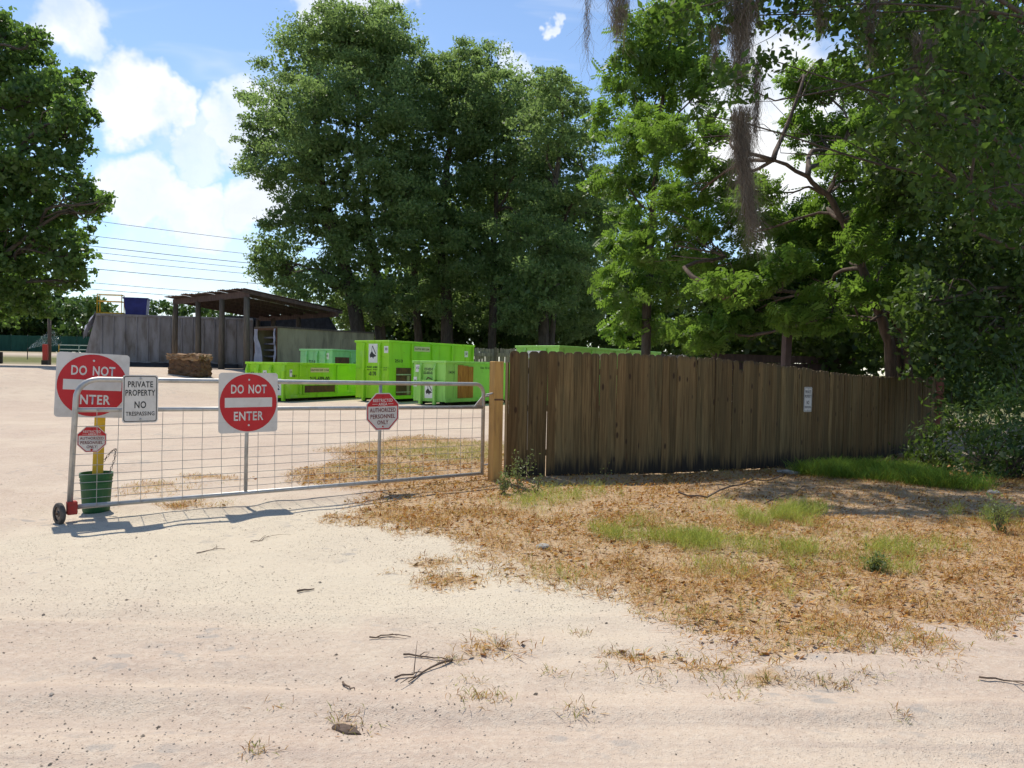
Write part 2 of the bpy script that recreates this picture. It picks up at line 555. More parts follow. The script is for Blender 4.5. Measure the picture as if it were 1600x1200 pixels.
def sand_mat():
    mt, t = new_mat('sand')
    geo = t.n('ShaderNodeNewGeometry')
    p = geo.outputs['Position']
    big = t.noise(p, .35, 2, .6)
    med = t.noise(p, 2.2, 4, .65)
    fine = t.noise(p, 26, 3, .7)
    vfine = t.noise(p, 120, 2, .7)
    col = t.mix(t.ramp(big, .35, .68), (.475, .370, .290), (.54, .44, .340))
    col = t.mix(t.ramp(med, .42, .72, 0, .55), col, (.41, .31, .245))
    col = t.mix(t.ramp(fine, .40, .68, 0, .45), col, (.59, .505, .41))
    # scattered grit: dark grains where the yard is gravelly
    cen = t.n('ShaderNodeVectorMath', operation='DISTANCE'); t.l(t.mapping(p, (.62, 1.0, 0)), cen.inputs[0]); cen.inputs[1].default_value = (-.7, 6.6, 0)
    lime = t.ramp(t.math('ADD', cen.outputs['Value'], t.math('MULTIPLY', t.noise(p, .9, 3, .6), 2.2)), 4.3, 2.2)
    grav = t.math('MULTIPLY', t.ramp(t.noise(p, .8, 2, .6), .30, .58), t.ramp(lime, 0, 1, .35, 1))
    col = t.mix(t.ramp(lime, 0, 1, 0, .6), col, (.60, .53, .40))
    v1 = t.voro(p, 46); v2 = t.voro(p, 105)
    sel = t.noise(p, 33, 2)
    dark1 = t.math('MULTIPLY', t.ramp(v1, .26, .12), t.ramp(sel, .44, .55))
    dark2 = t.math('MULTIPLY', t.ramp(v2, .32, .16), t.ramp(t.noise(p, 60, 2), .46, .58))
    gm = t.math('MULTIPLY', t.math('MAXIMUM', dark1, t.math('MULTIPLY', dark2, .8)), t.ramp(grav, 0, 1, .3, 1.0))
    col = t.mix(gm, col, (.12, .095, .075))
    cob = t.math('MULTIPLY', t.ramp(t.voro(t.mapping(p, (5.0, 9.0, 1), None), 1), .42, .30), t.ramp(t.noise(p, .9, 3, .5), .53, .62))
    cob = t.math('MULTIPLY', cob, t.ramp(t.noise(p, 5, 5, .7), .42, .55))
    col = t.mix(t.math('MULTIPLY', cob, .75), col, (.34, .305, .27))
    v3 = t.voro(p, 17)
    peb = t.math('MULTIPLY', t.ramp(v3, .20, .13), t.ramp(t.noise(p, 11, 2), .54, .60))
    col = t.mix(t.math('MULTIPLY', peb, t.ramp(grav, 0, 1, .08, .8)), col, (.22, .19, .16))
    # faint wheel tracks running across the front and into the yard
    sx = t.n('ShaderNodeSeparateXYZ'); t.l(p, sx.inputs[0])
    wob = t.math('MULTIPLY', t.noise(t.mapping(p, (.25, .6, 1)), 1, 3), 1.4)
    tr = t.noise(t.mapping(p, (.35, 9, 1)), 1, 5, .6, .3)
    trm = t.math('MULTIPLY', t.ramp(t.math('ADD', sx.outputs[1], wob), 5.2, 3.4), t.ramp(tr, .5, .62))
    col = t.mix(t.math('MULTIPLY', trm, .45), col, (.40, .315, .26))
    at = t.n('ShaderNodeAttribute', attribute_name='litter')
    soil = t.mix(t.ramp(t.noise(p, 14, 5, .7), .35, .65), (.35, .205, .09), (.47, .325, .175))
    soil = t.mix(t.ramp(fine, .48, .7, 0, .5), soil, (.19, .11, .06))
    edge = t.math('ADD', at.outputs['Fac'], t.math('MULTIPLY', t.math('SUBTRACT', t.noise(p, 9, 4, .7), .5), 1.2))
    col = t.mix(t.ramp(edge, .6, 1.05, 0, .8), col, soil)
    at2 = t.n('ShaderNodeAttribute', attribute_name='turf')
    turf = t.mix(t.ramp(med, .35, .65), (.10, .12, .035), (.17, .15, .06))
    col = t.mix(at2.outputs['Fac'], col, turf)
    h = t.math('ADD', t.math('MULTIPLY', fine, .5), t.math('ADD', t.math('MULTIPLY', vfine, .3), t.math('ADD', t.math('MULTIPLY', med, 1.2), t.math('MULTIPLY', tr, .25))))
    h = t.math('SUBTRACT', h, t.math('MULTIPLY', gm, -.25))
    t.out(col, .95, 0, t.bump(h, .8, .022), .15)
sand_mat()

# ================================================================== GROUND
def spread(lo, hi, f0, f1, step, grow=1.12):
    a = list(np.arange(f0, f1, step))
    s, q = step, f1
    while q < hi:
        a.append(q); s *= grow; q += s
    a.append(hi)
    s, q = step, f0
    while q > lo:
        s *= grow; q -= s
        a.insert(0, max(q, lo))
    return np.array(a)

LITTER_PX = [(425, 752), (455, 735), (520, 716), (485, 704), (560, 688), (650, 680), (760, 688), (860, 700), (1250, 705), (1400, 680), (1600, 650), (1900, 690), (2100, 900),
             (1900, 935), (1600, 962), (1530, 988), (1450, 998), (1400, 1020), (1300, 1022), (1230, 1030), (1150, 1020), (1060, 1015), (1000, 998), (925, 985), (895, 955), (850, 936),
             (762, 905), (742, 878), (712, 858), (690, 846), (610, 850), (560, 836), (480, 818), (465, 812), (520, 796), (540, 778), (500, 768), (450, 760)]
LP = np.array([G(*q)[:2] for q in LITTER_PX])


def poly_sd(x, y, poly):          # signed distance, + inside
    x, y = np.asarray(x, float), np.asarray(y, float)
    best = np.full(x.shape, 1e9); ins = np.zeros(x.shape, bool)
    n = len(poly)
    for i in range(n):
        ax, ay = poly[i]; bx, by = poly[(i + 1) % n]
        ex, ey = bx - ax, by - ay
        tt = np.clip(((x - ax) * ex + (y - ay) * ey) / (ex * ex + ey * ey + 1e-12), 0, 1)
        best = np.minimum(best, np.hypot(x - ax - ex * tt, y - ay - ey * tt))
        cond = ((ay > y) != (by > y))
        xx = (bx - ax) * (y - ay) / np.where(abs(by - ay) < 1e-9, 1e-9, by - ay) + ax
        ins ^= cond & (x < xx)
    return np.where(ins, best, -best)


LBLOBS = [(250, 760, .55), (285, 788, .5), (330, 748, .4), (225, 772, .3), (690, 882, .28), (700, 905, .3), (610, 897, .12), (1000, 1028, .25), (1130, 1050, .2), (1190, 1062, .2), (1300, 1070, .15),
          (600, 720, .5), (540, 1130, .12), (770, 1010, .16), (750, 1022, .16), (1080, 1048, .15), (1440, 1008, .25)]
LB = [(*G(a, b)[:2], r_) for a, b, r_ in LBLOBS]


def litter(x, y):
    sdv = poly_sd(x, y, LP)
    m_ = sdv / .5 + (fnoise(x, y, .9, 5) - .5) * 1.7
    for bx, by, r_ in LB:
        m_ = np.maximum(m_, (1 - np.hypot((x - bx) / 1.6, y - by) / r_) * 1.0 + (fnoise(x, y, .3, 8) - .5) * 1.2 - .1)
    return np.clip(m_ * .6 + .4, 0, 1)


xs = spread(-260, 260, -6.5, 10.5, .085, 1.13)
ys = np.concatenate([np.arange(1.6, 6.5, .04), spread(-40, 420, 6.5, 13.0, .085, 1.11)])
ys = np.unique(np.round(ys, 5)); ys = ys[np.concatenate([[True], np.diff(ys) > .02])]
GX, GY = np.meshgrid(xs, ys)
gz = terrain(GX, GY)
gz = gz + relief(GX, GY)
lit = litter(GX.ravel(), GY.ravel()) * (sstep(18.5, 16.5, GY) * 1.0).ravel()
turf = (sstep(57, 60, GY + 3 * fnoise(GX, GY, 4, 31)) * sstep(72, 68, GY) * sstep(-16, -22, GX)).ravel()
turf = np.maximum(turf, (sstep(76, 84, GY)).ravel())
turf = np.maximum(turf, (sstep(13, 22, GX) * sstep(-2, 4, GY)).ravel() * .9)
nx, ny = len(xs), len(ys)
idx = np.arange(nx * ny).reshape(ny, nx)
quads = np.stack([idx[:-1, :-1], idx[:-1, 1:], idx[1:, 1:], idx[1:, :-1]], -1).reshape(-1, 4)
me = bpy.data.meshes.new('ground')
me.vertices.add(nx * ny)
me.vertices.foreach_set('co', np.stack([GX.ravel(), GY.ravel(), gz.ravel()], 1).astype(np.float32).ravel())
me.loops.add(quads.size); me.loops.foreach_set('vertex_index', quads.astype(np.int32).ravel())
me.polygons.add(len(quads)); me.polygons.foreach_set('loop_start', np.arange(0, quads.size, 4, dtype=np.int32))
for key, arr in (('litter', lit), ('turf', turf)):
    at = me.attributes.new(key, 'FLOAT', 'POINT'); at.data.foreach_set('value', arr.astype(np.float32))
me.update(calc_edges=True)
me.polygons.foreach_set('use_smooth', [True] * len(me.polygons))
tag(link('ground', me, 'sand'), 'pale sandy yard with gravel and a patch of dry litter', kind='structure')


def gz_at(x, y):
    x, y = np.asarray(x, float), np.asarray(y, float)
    return terrain(x, y) + relief(x, y)


def gpt(px, py):                   # ground point with terrain
    z = 0.0
    for _ in range(6):
        q = G(px, py, z)
        z = float(gz_at(q.x, q.y))
    return Vector((q.x, q.y, z))

# ================================================================== TREES
def rand_unit(rng, n):
    v = rng.normal(size=(n, 3))
    return v / np.linalg.norm(v, axis=1, keepdims=True)


def leaf_faces(rng, centers, size, aspect=.55, upbias=.5, droop=.25, pinnate=0):
    n = len(centers)
    nrm = rand_unit(rng, n); nrm += np.array(SUN) * upbias      # leaves turn to the light
    nrm /= np.linalg.norm(nrm, axis=1, keepdims=True)
    a = np.cross(nrm, rand_unit(rng, n)); a[:, 2] -= droop
    a /= np.linalg.norm(a, axis=1, keepdims=True) + 1e-9
    b = np.cross(nrm, a); b /= np.linalg.norm(b, axis=1, keepdims=True) + 1e-9
    L = size * (.5 + 1.1 * rng.random((n, 1)) ** 1.3)
    if not pinnate:
        V = np.stack([centers - a * L * .5, centers + b * L * aspect * .5 + a * L * .08, centers + a * L * .5, centers - b * L * aspect * .5 + a * L * .08], 1)
        return V.reshape(-1, 3), n
    out = []
    for k in range(pinnate):
        s = (k + .5) / pinnate - .5
        for side in (-1, 1):
            base = centers + a * L * s
            dr = (b * side + a * .45); dr /= np.linalg.norm(dr, axis=1, keepdims=True)
            dr = dr + np.array([0, 0, -.15])
            q = np.cross(nrm, dr)
            l2 = L * (.42 - .25 * abs(s))
            w2 = L * .075 * (6 / pinnate)
            out.append(np.stack([base, base + dr * l2 * .5 + q * w2, base + dr * l2, base + dr * l2 * .5 - q * w2], 1))
    V = np.stack(out, 1)
    return V.reshape(-1, 3), n * pinnate * 2


def crown_mesh(name, blobs, mat, leaf, per_m2, seed, aspect=.55, clump=.26, pinnate=0, upbias=.5, shell=.45, gap=0.0, flat=.65, core_k=1.6):
    """blobs: (centre, (rx,ry,rz)); leaves gathered in many uneven clumps through each blob"""
    rng = np.random.default_rng(seed)
    allc, tints, cl_out, core = [], [], [], []
    for c, r_ in blobs:
        c, r_ = np.array(c), np.array(r_)
        rm = r_.mean()
        area = 4 * math.pi * rm * rm
        n_leaf = int(area * per_m2)
        rc = clump * rm * .9 + .10
        k = max(6, int(11 / (clump / .26) ** 2))
        dirs = rand_unit(rng, k * 3)
        rad = rng.uniform(shell, 1.0, (k * 3, 1)) ** .7
        cc = c + dirs * rad * r_ * rng.uniform(.8, 1.14, (k * 3, 1))
        keep = rng.random(k * 3) > gap
        cc = cc[keep]
        w = rng.uniform(.35, 1.0, len(cc)); w /= w.sum()
        which = rng.choice(len(cc), n_leaf, p=w)
        rs = rc * rng.uniform(.6, 1.35, len(cc))
        offs_ = np.clip(rng.normal(size=(n_leaf, 3)), -2.2, 2.2) * .58 * rs[which][:, None]
        offs_[:, 2] *= flat
        allc.append(cc[which] + offs_)
        core.append(c + rand_unit(rng, n_leaf // 14) * rng.random((n_leaf // 14, 1)) ** .5 * r_ * .70)
        ct = rng.uniform(0, 1, len(cc))
        tints.append(np.clip(.55 * ct[which] + .45 * rng.random(n_leaf), 0, 1))
        cl_out.append(cc)
    ctr = np.concatenate(allc); tint = np.concatenate(tints)
    V, nf_ = leaf_faces(rng, ctr, leaf, aspect, upbias, pinnate=pinnate)
    rep = nf_ // len(ctr)
    tint = np.repeat(tint, rep * 4)
    core = np.concatenate(core)
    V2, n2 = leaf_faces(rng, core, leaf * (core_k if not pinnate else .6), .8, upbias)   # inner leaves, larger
    V = np.concatenate([V, V2]); tint = np.concatenate([tint, np.repeat(rng.random(n2) * .6, 4)])  # inner leaves get darker tints, crown shade put into their colour
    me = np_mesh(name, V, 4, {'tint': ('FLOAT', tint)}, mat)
    return me, cl_out


def wander(a, b, n, amt, rng, sag=0.0):
    a, b = np.array(a), np.array(b)
    L = np.linalg.norm(b - a)
    pts = []
    ph = rng.normal(size=(2, 3))
    for i in range(n + 1):
        s = i / n
        q = a + (b - a) * s
        w = math.sin(math.pi * s)
        q = q + (ph[0] * math.sin(2.3 * s * math.pi) + ph[1] * w) * amt * L * w
        q = q + np.array([0, 0, sag * L * w])
        pts.append(q)
    return pts


def make_tree(name, label, trunk_pts, trunk_r, blobs, leaf_mat_name, leaf, per_m2, seed, bark='bark', group=None, extra_trunks=(), twigs=5, limb_r=.10, cat='tree', **kw):
    base = Vector(trunk_pts[0])
    root = empty(name, (base.x, base.y, base.z), 0, label, cat, group)
    rng = np.random.default_rng(seed + 7)
    off_ = -base
    def sub(pts): return [Vector(q) + off_ for q in pts]
    for tp, tr_ in [(trunk_pts, trunk_r)] + list(extra_trunks):
        n = len(tp)
        fine, rr = [], []
        for i in range(n - 1):
            for s in (0, .34, .67):
                q = Vector(tp[i]).lerp(Vector(tp[i + 1]), s)
                j = .12 * trunk_r
                fine.append(q + Vector(rng.normal(size=3)) * j * (1 if i or s else 0)); rr.append(tr_ * (1 - .72 * (i + s) / (n - 1)) * (1.25 if (i + s) < .01 else 1) * rng.uniform(.94, 1.06))
        fine.append(Vector(tp[-1])); rr.append(tr_ * .25)
        MB().tube(sub(fine), rr, 10).build('trunk', bark, root, smooth=True)
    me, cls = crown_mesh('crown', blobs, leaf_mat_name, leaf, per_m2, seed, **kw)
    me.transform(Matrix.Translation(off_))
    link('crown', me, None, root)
    tp = [np.array(q) for q in trunk_pts[1:]]
    for ex, _ in extra_trunks: tp += [np.array(q) for q in ex[1:]]
    for (c, r_), cc in zip(blobs, cls):
        c = np.array(c)
        cand = [q for q in tp if q[2] < c[2] + .3] or tp
        st = min(cand, key=lambda q: np.linalg.norm(q - c))
        mb = MB()
        ln = np.linalg.norm(c - st)
        path = wander(st, c, 10, .06, rng, .04)
        lr = limb_r * min(1.6, .5 + ln / 6)
        mb.tube(sub(path), [lr * (1 - .75 * i / 10) for i in range(11)], 6)
        for q in cc[rng.permutation(len(cc))[:twigs]]:
            s0 = path[int(rng.integers(5, 11))]
            pp = wander(s0, q, 6, .09, rng)
            mb.tube(sub(pp), [lr * .32 * (1 - .75 * i / 6) for i in range(7)], 4, caps=False)
        mb.build('limb', bark, root, smooth=True)
    return root


def pxblobs(lst, d, rng, spread_d=3.0, ydepth=1.0):
    out = []
    for q in lst:
        px, py, rx, ry = q[:4]
        dd_ = d + (q[4] if len(q) > 4 else rng.uniform(-spread_d, spread_d))
        c = P(px, py, dd_)
        k = dd_ / FPX
        out.append(((c.x, c.y, c.z), (rx * k, rx * k * ydepth, ry * k)))
    return out


def pxpath(lst, d, ground=True):
    pts = [P(a, b, d if len(r_) == 0 else r_[0]) for a, b, *r_ in lst]
    if ground: pts[0].z = tz(pts[0].x, pts[0].y) - .1
    return pts


rg = np.random.default_rng(4)
# the three tall oaks behind the containers
make_tree('oak_tree', 'tallest spreading oak behind the grey shed, its leaning trunk forking low', pxpath([(566, 530), (548, 455), (522, 370), (502, 290), (494, 200), (498, 110)], 54), .55,
          pxblobs([(495, 100, 95, 75), (560, 62, 90, 52), (430, 185, 62, 55), (490, 185, 80, 70), (450, 262, 75, 52), (580, 165, 90, 80), (612, 95, 70, 52), (545, 270, 90, 75),
                   (425, 395, 42, 42), (470, 350, 62, 52), (440, 430, 52, 34), (500, 440, 60, 45), (575, 380, 75, 65), (630, 240, 75, 75), (400, 235, 32, 26), (600, 470, 60, 42), (540, 480, 45, 32), (645, 160, 60, 60), (620, 320, 70, 70), (520, 350, 60, 60), (590, 50, 60, 40)], 54, rg, 4),
          'oak_leaf', .20, 66, 11, group='tall oaks behind the containers', extra_trunks=[(pxpath([(600, 530), (590, 440), (575, 350), (560, 230), (556, 120)], 55), .42)], clump=.22, gap=.16, upbias=.8, flat=.5)
make_tree('oak_tree', 'tall rounded oak between its two neighbours, rising over the tall green container', pxpath([(700, 530), (696, 440), (690, 350), (700, 250), (715, 160)], 56), .5,
          pxblobs([(680, 125, 62, 50), (735, 118, 72, 45), (790, 160, 66, 52), (690, 210, 75, 70), (765, 225, 80, 70), (700, 300, 80, 70), (785, 310, 75, 70), (660, 390, 75, 62), (745, 400, 85, 65), (815, 400, 62, 62), (700, 475, 70, 45), (780, 480, 70, 45), (640, 300, 55, 60), (830, 250, 55, 70), (840, 330, 50, 60), (725, 170, 70, 55), (820, 150, 45, 45)], 56, rg, 4),
          'oak_leaf', .20, 66, 12, group='tall oaks behind the containers', extra_trunks=[(pxpath([(768, 530), (770, 430), (776, 330), (772, 210)], 56.5), .36), (pxpath([(655, 530), (650, 430), (640, 330), (655, 220)], 56.5), .34)], clump=.22, gap=.16, upbias=.8, flat=.5)
make_tree('oak_tree', 'lower dark oak right of the tall oaks, its limbs showing against the sky', pxpath([(850, 535), (852, 440), (850, 360), (868, 280), (880, 200)], 50), .42,
          pxblobs([(880, 160, 46, 38), (850, 205, 60, 45), (905, 225, 48, 46), (850, 275, 62, 50), (925, 290, 40, 36), (880, 320, 60, 40), (835, 365, 62, 50), (900, 400, 60, 50), (850, 450, 75, 50), (930, 455, 55, 48), (880, 500, 70, 36), (815, 490, 50, 40), (940, 340, 40, 40), (860, 130, 36, 30)], 50, rg, 4),
          'oak_leaf', .19, 68, 13, group='tall oaks behind the containers', extra_trunks=[(pxpath([(860, 535), (866, 430), (885, 330), (920, 285)], 50), .22)], clump=.22, gap=.16, upbias=.8, flat=.5)
# left sycamore
make_tree('sycamore_tree', 'big-leaved tree at the left edge beside the open sky', pxpath([(-40, 545), (-44, 430), (-45, 300), (-35, 170), (-25, 80)], 44), .5,
          pxblobs([(30, 80, 60, 55), (85, 140, 46, 38), (40, 165, 75, 60), (105, 215, 42, 42), (50, 255, 80, 60), (135, 305, 34, 24), (95, 330, 60, 45), (20, 340, 80, 60), (105, 400, 42, 36), (55, 420, 70, 45), (-40, 130, 80, 80), (-60, 280, 90, 90), (-40, 420, 80, 60), (15, 470, 60, 32), (110, 180, 36, 24), (150, 325, 22, 14), (0, 45, 35, 25), (125, 120, 20, 14), (140, 180, 16, 14), (165, 310, 14, 9), (120, 440, 20, 14), (60, 60, 22, 16)], 44, rg, 3),
          'sycamore_leaf', .25, 34, 21, aspect=.85, clump=.19, gap=.28)
# trees by the fence on the right
LEAN = pxpath([(1402, 600), (1390, 535), (1372, 482), (1350, 420), (1318, 345), (1292, 305), (1262, 275), (1208, 250)], 20.2)
make_tree('leaning_tree', 'leaning forked tree with reddish bark and feathery light green leaves behind the fence', LEAN, .155,
          pxblobs([(1080, 215, 70, 55), (1090, 300, 70, 50), (1150, 350, 70, 42), (1050, 380, 70, 45), (1130, 430, 75, 42), (1280, 210, 62, 45), (1330, 280, 62, 50), (1255, 350, 70, 38), (1330, 380, 70, 50), (1240, 430, 70, 38), (1170, 490, 70, 38), (1290, 490, 75, 38),
                   (1400, 420, 55, 50), (1290, 130, 60, 45), (1360, 200, 50, 50), (1100, 520, 60, 30), (1410, 520, 40, 36), (1165, 300, 45, 26), (1250, 120, 36, 24), (1330, 330, 60, 45), (1390, 330, 50, 50), (1345, 375, 42, 30, -5.5), (1310, 455, 60, 22, -5.2), (1370, 315, 40, 36, -5.5), (1230, 410, 50, 22, -5), (1150, 450, 60, 22, -5), (1260, 500, 60, 22, -5.2), (1410, 450, 36, 40, -5.5), (1180, 300, 40, 20, -4.5), (1330, 250, 40, 28, -5)], 24.5, rg, 2.2),
          'feather_leaf', .34, 27, 31, bark='warm_bark', pinnate=5, clump=.22, gap=.2, upbias=1.2, limb_r=.05, flat=.4, twigs=6,
          extra_trunks=[(pxpath([(1436, 600), (1412, 520), (1385, 490), (1372, 478)], 20.2), .12), (pxpath([(1425, 600), (1402, 540), (1380, 500)], 20.4), .15), (pxpath([(1368, 478), (1300, 462), (1220, 455), (1135, 466)], 20, False), .08)])
make_tree('pecan_tree', 'airy light green tree with drooping leaf sprays beside the patch of sky', pxpath([(1010, 560), (1012, 450), (1020, 330), (1030, 200), (1045, 90)], 30), .22,
          pxblobs([(1000, 60, 46, 40), (985, 125, 50, 42), (1050, 40, 56, 40), (955, 185, 34, 34), (1040, 120, 60, 50), (1005, 215, 62, 46), (950, 285, 36, 30), (1010, 300, 60, 42), (1080, 80, 42, 50), (990, 375, 56, 45), (1040, 440, 60, 45), (975, 460, 50, 40), (1005, 510, 60, 30), (1110, 130, 50, 36)], 30, rg, 2.5),
          'feather_leaf', .42, 18, 32, pinnate=5, clump=.24, gap=.15, upbias=1.0, limb_r=.06, flat=.5)
OAKM = pxpath([(1690, 660), (1680, 480), (1650, 300), (1600, 120), (1500, -40), (1380, -120)], 18)
make_tree('moss_oak', 'huge dark oak at the right edge whose high limbs carry hanging moss', OAKM, .5,
          pxblobs([(1460, 130, 100, 90), (1560, 80, 100, 90), (1530, 230, 100, 90), (1440, 290, 80, 80), (1590, 330, 100, 90), (1490, 400, 85, 80), (1570, 470, 90, 80), (1420, 30, 90, 60), (1650, 180, 90, 90), (1500, 520, 80, 60), (1610, 570, 80, 60), (1440, 470, 55, 55), (1530, 0, 90, 60), (1560, 560, 60, 50), (1480, 560, 60, 45), (1390, 250, 50, 60)], 17, rg, 2),
          'dark_leaf', .15, 95, 41, clump=.22, gap=.05, limb_r=.07, upbias=.6, core_k=1.2)
make_tree('overhanging_oak', 'near oak with moss-hung boughs reaching in across the top of the view', pxpath([(1760, 720), (1740, 400), (1680, 60), (1560, -70), (1380, -50), (1250, -20), (1120, -30), (950, -58), (895, -66)], 12.5), .22,
          pxblobs([(1130, 35, 62, 30), (1200, 20, 50, 24), (1270, 25, 70, 36), (1340, 60, 60, 40), (1150, 130, 40, 32), (1390, 120, 60, 55), (1090, -10, 60, 26), (1440, -5, 80, 40), (1210, 95, 36, 18), (1330, 130, 36, 26), (1100, 180, 30, 16), (1480, 120, 70, 60), (1560, 200, 70, 60), (1520, 60, 80, 50), (1590, 100, 70, 70), (1450, 230, 50, 46), (1580, 290, 60, 50), (1050, 20, 50, 22), (1430, 150, 50, 40, -1.8), (1500, 200, 55, 45, -1.8), (1570, 240, 55, 45, -1.8), (1460, 300, 45, 40, -1.6), (1540, 330, 55, 45, -1.8), (1600, 350, 50, 45, -1.8), (1380, 200, 40, 30, -1.5),
                   (1000, -118, 95, 50, 2.0), (905, -112, 90, 45, 2.5), (835, -105, 80, 42, 3), (950, -92, 90, 42, 4.5), (1050, -85, 90, 40, 4.5), (880, -95, 80, 40, 5), (1130, -140, 120, 70, 1.0), (1260, -160, 120, 80, 0.5), (1390, -150, 120, 80, .5), (1180, -110, 100, 50, 3.5), (1060, -60, 70, 24, 3.5), (1320, -100, 100, 60, 2.5), (1130, -25, 80, 36, 4.8), (1230, -35, 90, 42, 4.8), (1330, -20, 90, 50, 5), (1500, -140, 120, 80, 1), (1440, -230, 130, 80, 1.5)], 12.5, rg, 1.2),
          'over_leaf', .125, 80, 42, clump=.22, gap=.2, limb_r=.022, twigs=2, cat='tree', core_k=1.0)


# masses of wood behind
def wood_mass(name, label, lst, d, mat, leaf, per, seed, spread_d=3):
    me, _ = crown_mesh(name, pxblobs(lst, d, np.random.default_rng(seed), spread_d), mat, leaf, per, seed, clump=.3, upbias=.5)
    return tag(link(name, me, None), label, kind='stuff')
rw = np.random.default_rng(9)
wood_mass('woodland', 'dark wood filling the ground behind containers and fence',
          [(x, y + rw.uniform(-15, 15), 62, 50) for x in range(590, 1420, 48) for y in (440, 515)] + [(x, 350 + rw.uniform(-25, 25), 60, 55) for x in range(650, 960, 60)] + [(x, 380 + rw.uniform(-25, 25), 62, 55) for x in range(1240, 1420, 60)], 66, 'dark_leaf', .5, 11, 51, 5)
wood_mass('thicket', 'dense dark thicket behind the right end of the fence',
          [(x, y + rw.uniform(-12, 12), 62, 55) for x in range(1130, 1680, 52) for y in (545, 480)] + [(x, y, 75, 65) for x in range(1420, 1720, 70) for y in (90, 200, 310, 410)] + [(x, 600, 55, 40) for x in range(1440, 1760, 50)], 27, 'dark_leaf', .26, 30, 52, 2.5)


def bush(name, label, lst, d, mat, leaf, per, seed, group=None, spread_d=.5, cat='bush', **kw):
    bl = pxblobs(lst, d, np.random.default_rng(seed), spread_d)
    bx = float(np.mean([b[0][0] for b in bl])); by = float(np.mean([b[0][1] for b in bl]))
    kw.setdefault('core_k', 1.2)
    root = empty(name, (bx, by, tz(bx, by)), 0, label, cat, group)
    me, cls = crown_mesh('foliage', bl, mat, leaf, per, seed, **kw)
    me.transform(Matrix.Translation(-root.location))
    link('foliage', me, None, root)
    rng = np.random.default_rng(seed)
    mb = MB()
    for cc in cls:
        for q in cc[:4]:
            pts = wander((bx + rng.uniform(-.2, .2), by + rng.uniform(-.1, .1), root.location.z - .05), q, 4, .1, rng)
            mb.tube([Vector(p_) - root.location for p_ in pts], [.012 * (1 + d / 20) * (1 - .2 * i) for i in range(5)], 4, caps=False)
    mb.build('stems', 'bark', root)
    return root

bush('laurel_bush', 'tangled green bush at the right edge beyond the fence end', [(1560, 690, 60, 50), (1600, 740, 50, 46), (1530, 740, 40, 32), (1585, 640, 50, 40), (1640, 700, 60, 60)], 12.5, 'under_leaf', .085, 260, 61, clump=.3, aspect=.4, spread_d=.6)
bush('laurel_bush', 'darker low bush hugging the far end of the plank fence', [(1455, 690, 36, 28), (1490, 660, 46, 36), (1430, 715, 26, 20), (1480, 720, 42, 24)], 14.5, 'dark_leaf', .12, 150, 62, clump=.3, aspect=.3, spread_d=.5)
bush('laurel_bush', 'tall dark bush behind the tangled one at the right edge', [(1540, 610, 50, 40), (1590, 590, 50, 40), (1500, 630, 36, 30)], 15.5, 'dark_leaf', .12, 120, 68, clump=.3, aspect=.35, spread_d=.5)
bush('laurel_bush', 'small bright green bush between lush grass and tangled bush', [(1515, 755, 24, 18), (1545, 770, 26, 15)], 11.2, 'bush_leaf', .07, 120, 63, clump=.3, aspect=.5, spread_d=.2)
bush('distant_tree', 'sunlit round tree left of the grey trailer', [(130, 500, 34, 32), (110, 480, 26, 20), (150, 478, 22, 16), (160, 500, 24, 24), (118, 525, 28, 20)], 88, 'far_leaf', .5, 13, 64, cat='tree', spread_d=3)
bush('distant_thicket', 'pale distant thicket showing between blue bin and shed roof', [(240, 484, 14, 14), (262, 480, 12, 13), (285, 488, 24, 14), (320, 478, 20, 16), (345, 490, 28, 16)], 100, 'far_leaf', .5, 13, 65, cat='thicket', spread_d=3)
bush('distant_thicket', 'dark thicket at far left above the green screen fence', [(30, 455, 50, 34), (80, 470, 26, 26), (-30, 460, 60, 40), (110, 535, 24, 14), (60, 540, 40, 14), (0, 545, 40, 12), (20, 490, 45, 36), (70, 500, 36, 36), (-20, 500, 50, 40), (50, 525, 40, 22), (0, 530, 40, 20), (95, 520, 16, 20)], 92, 'dark_leaf', .5, 16, 66, cat='thicket', spread_d=3)
bush('distant_thicket', 'feathery green thicket low between shed roof and oak', [(560, 500, 30, 24), (460, 478, 30, 22), (500, 490, 28, 18), (420, 470, 20, 18)], 78, 'far_leaf', .45, 13, 67, cat='thicket', spread_d=3)


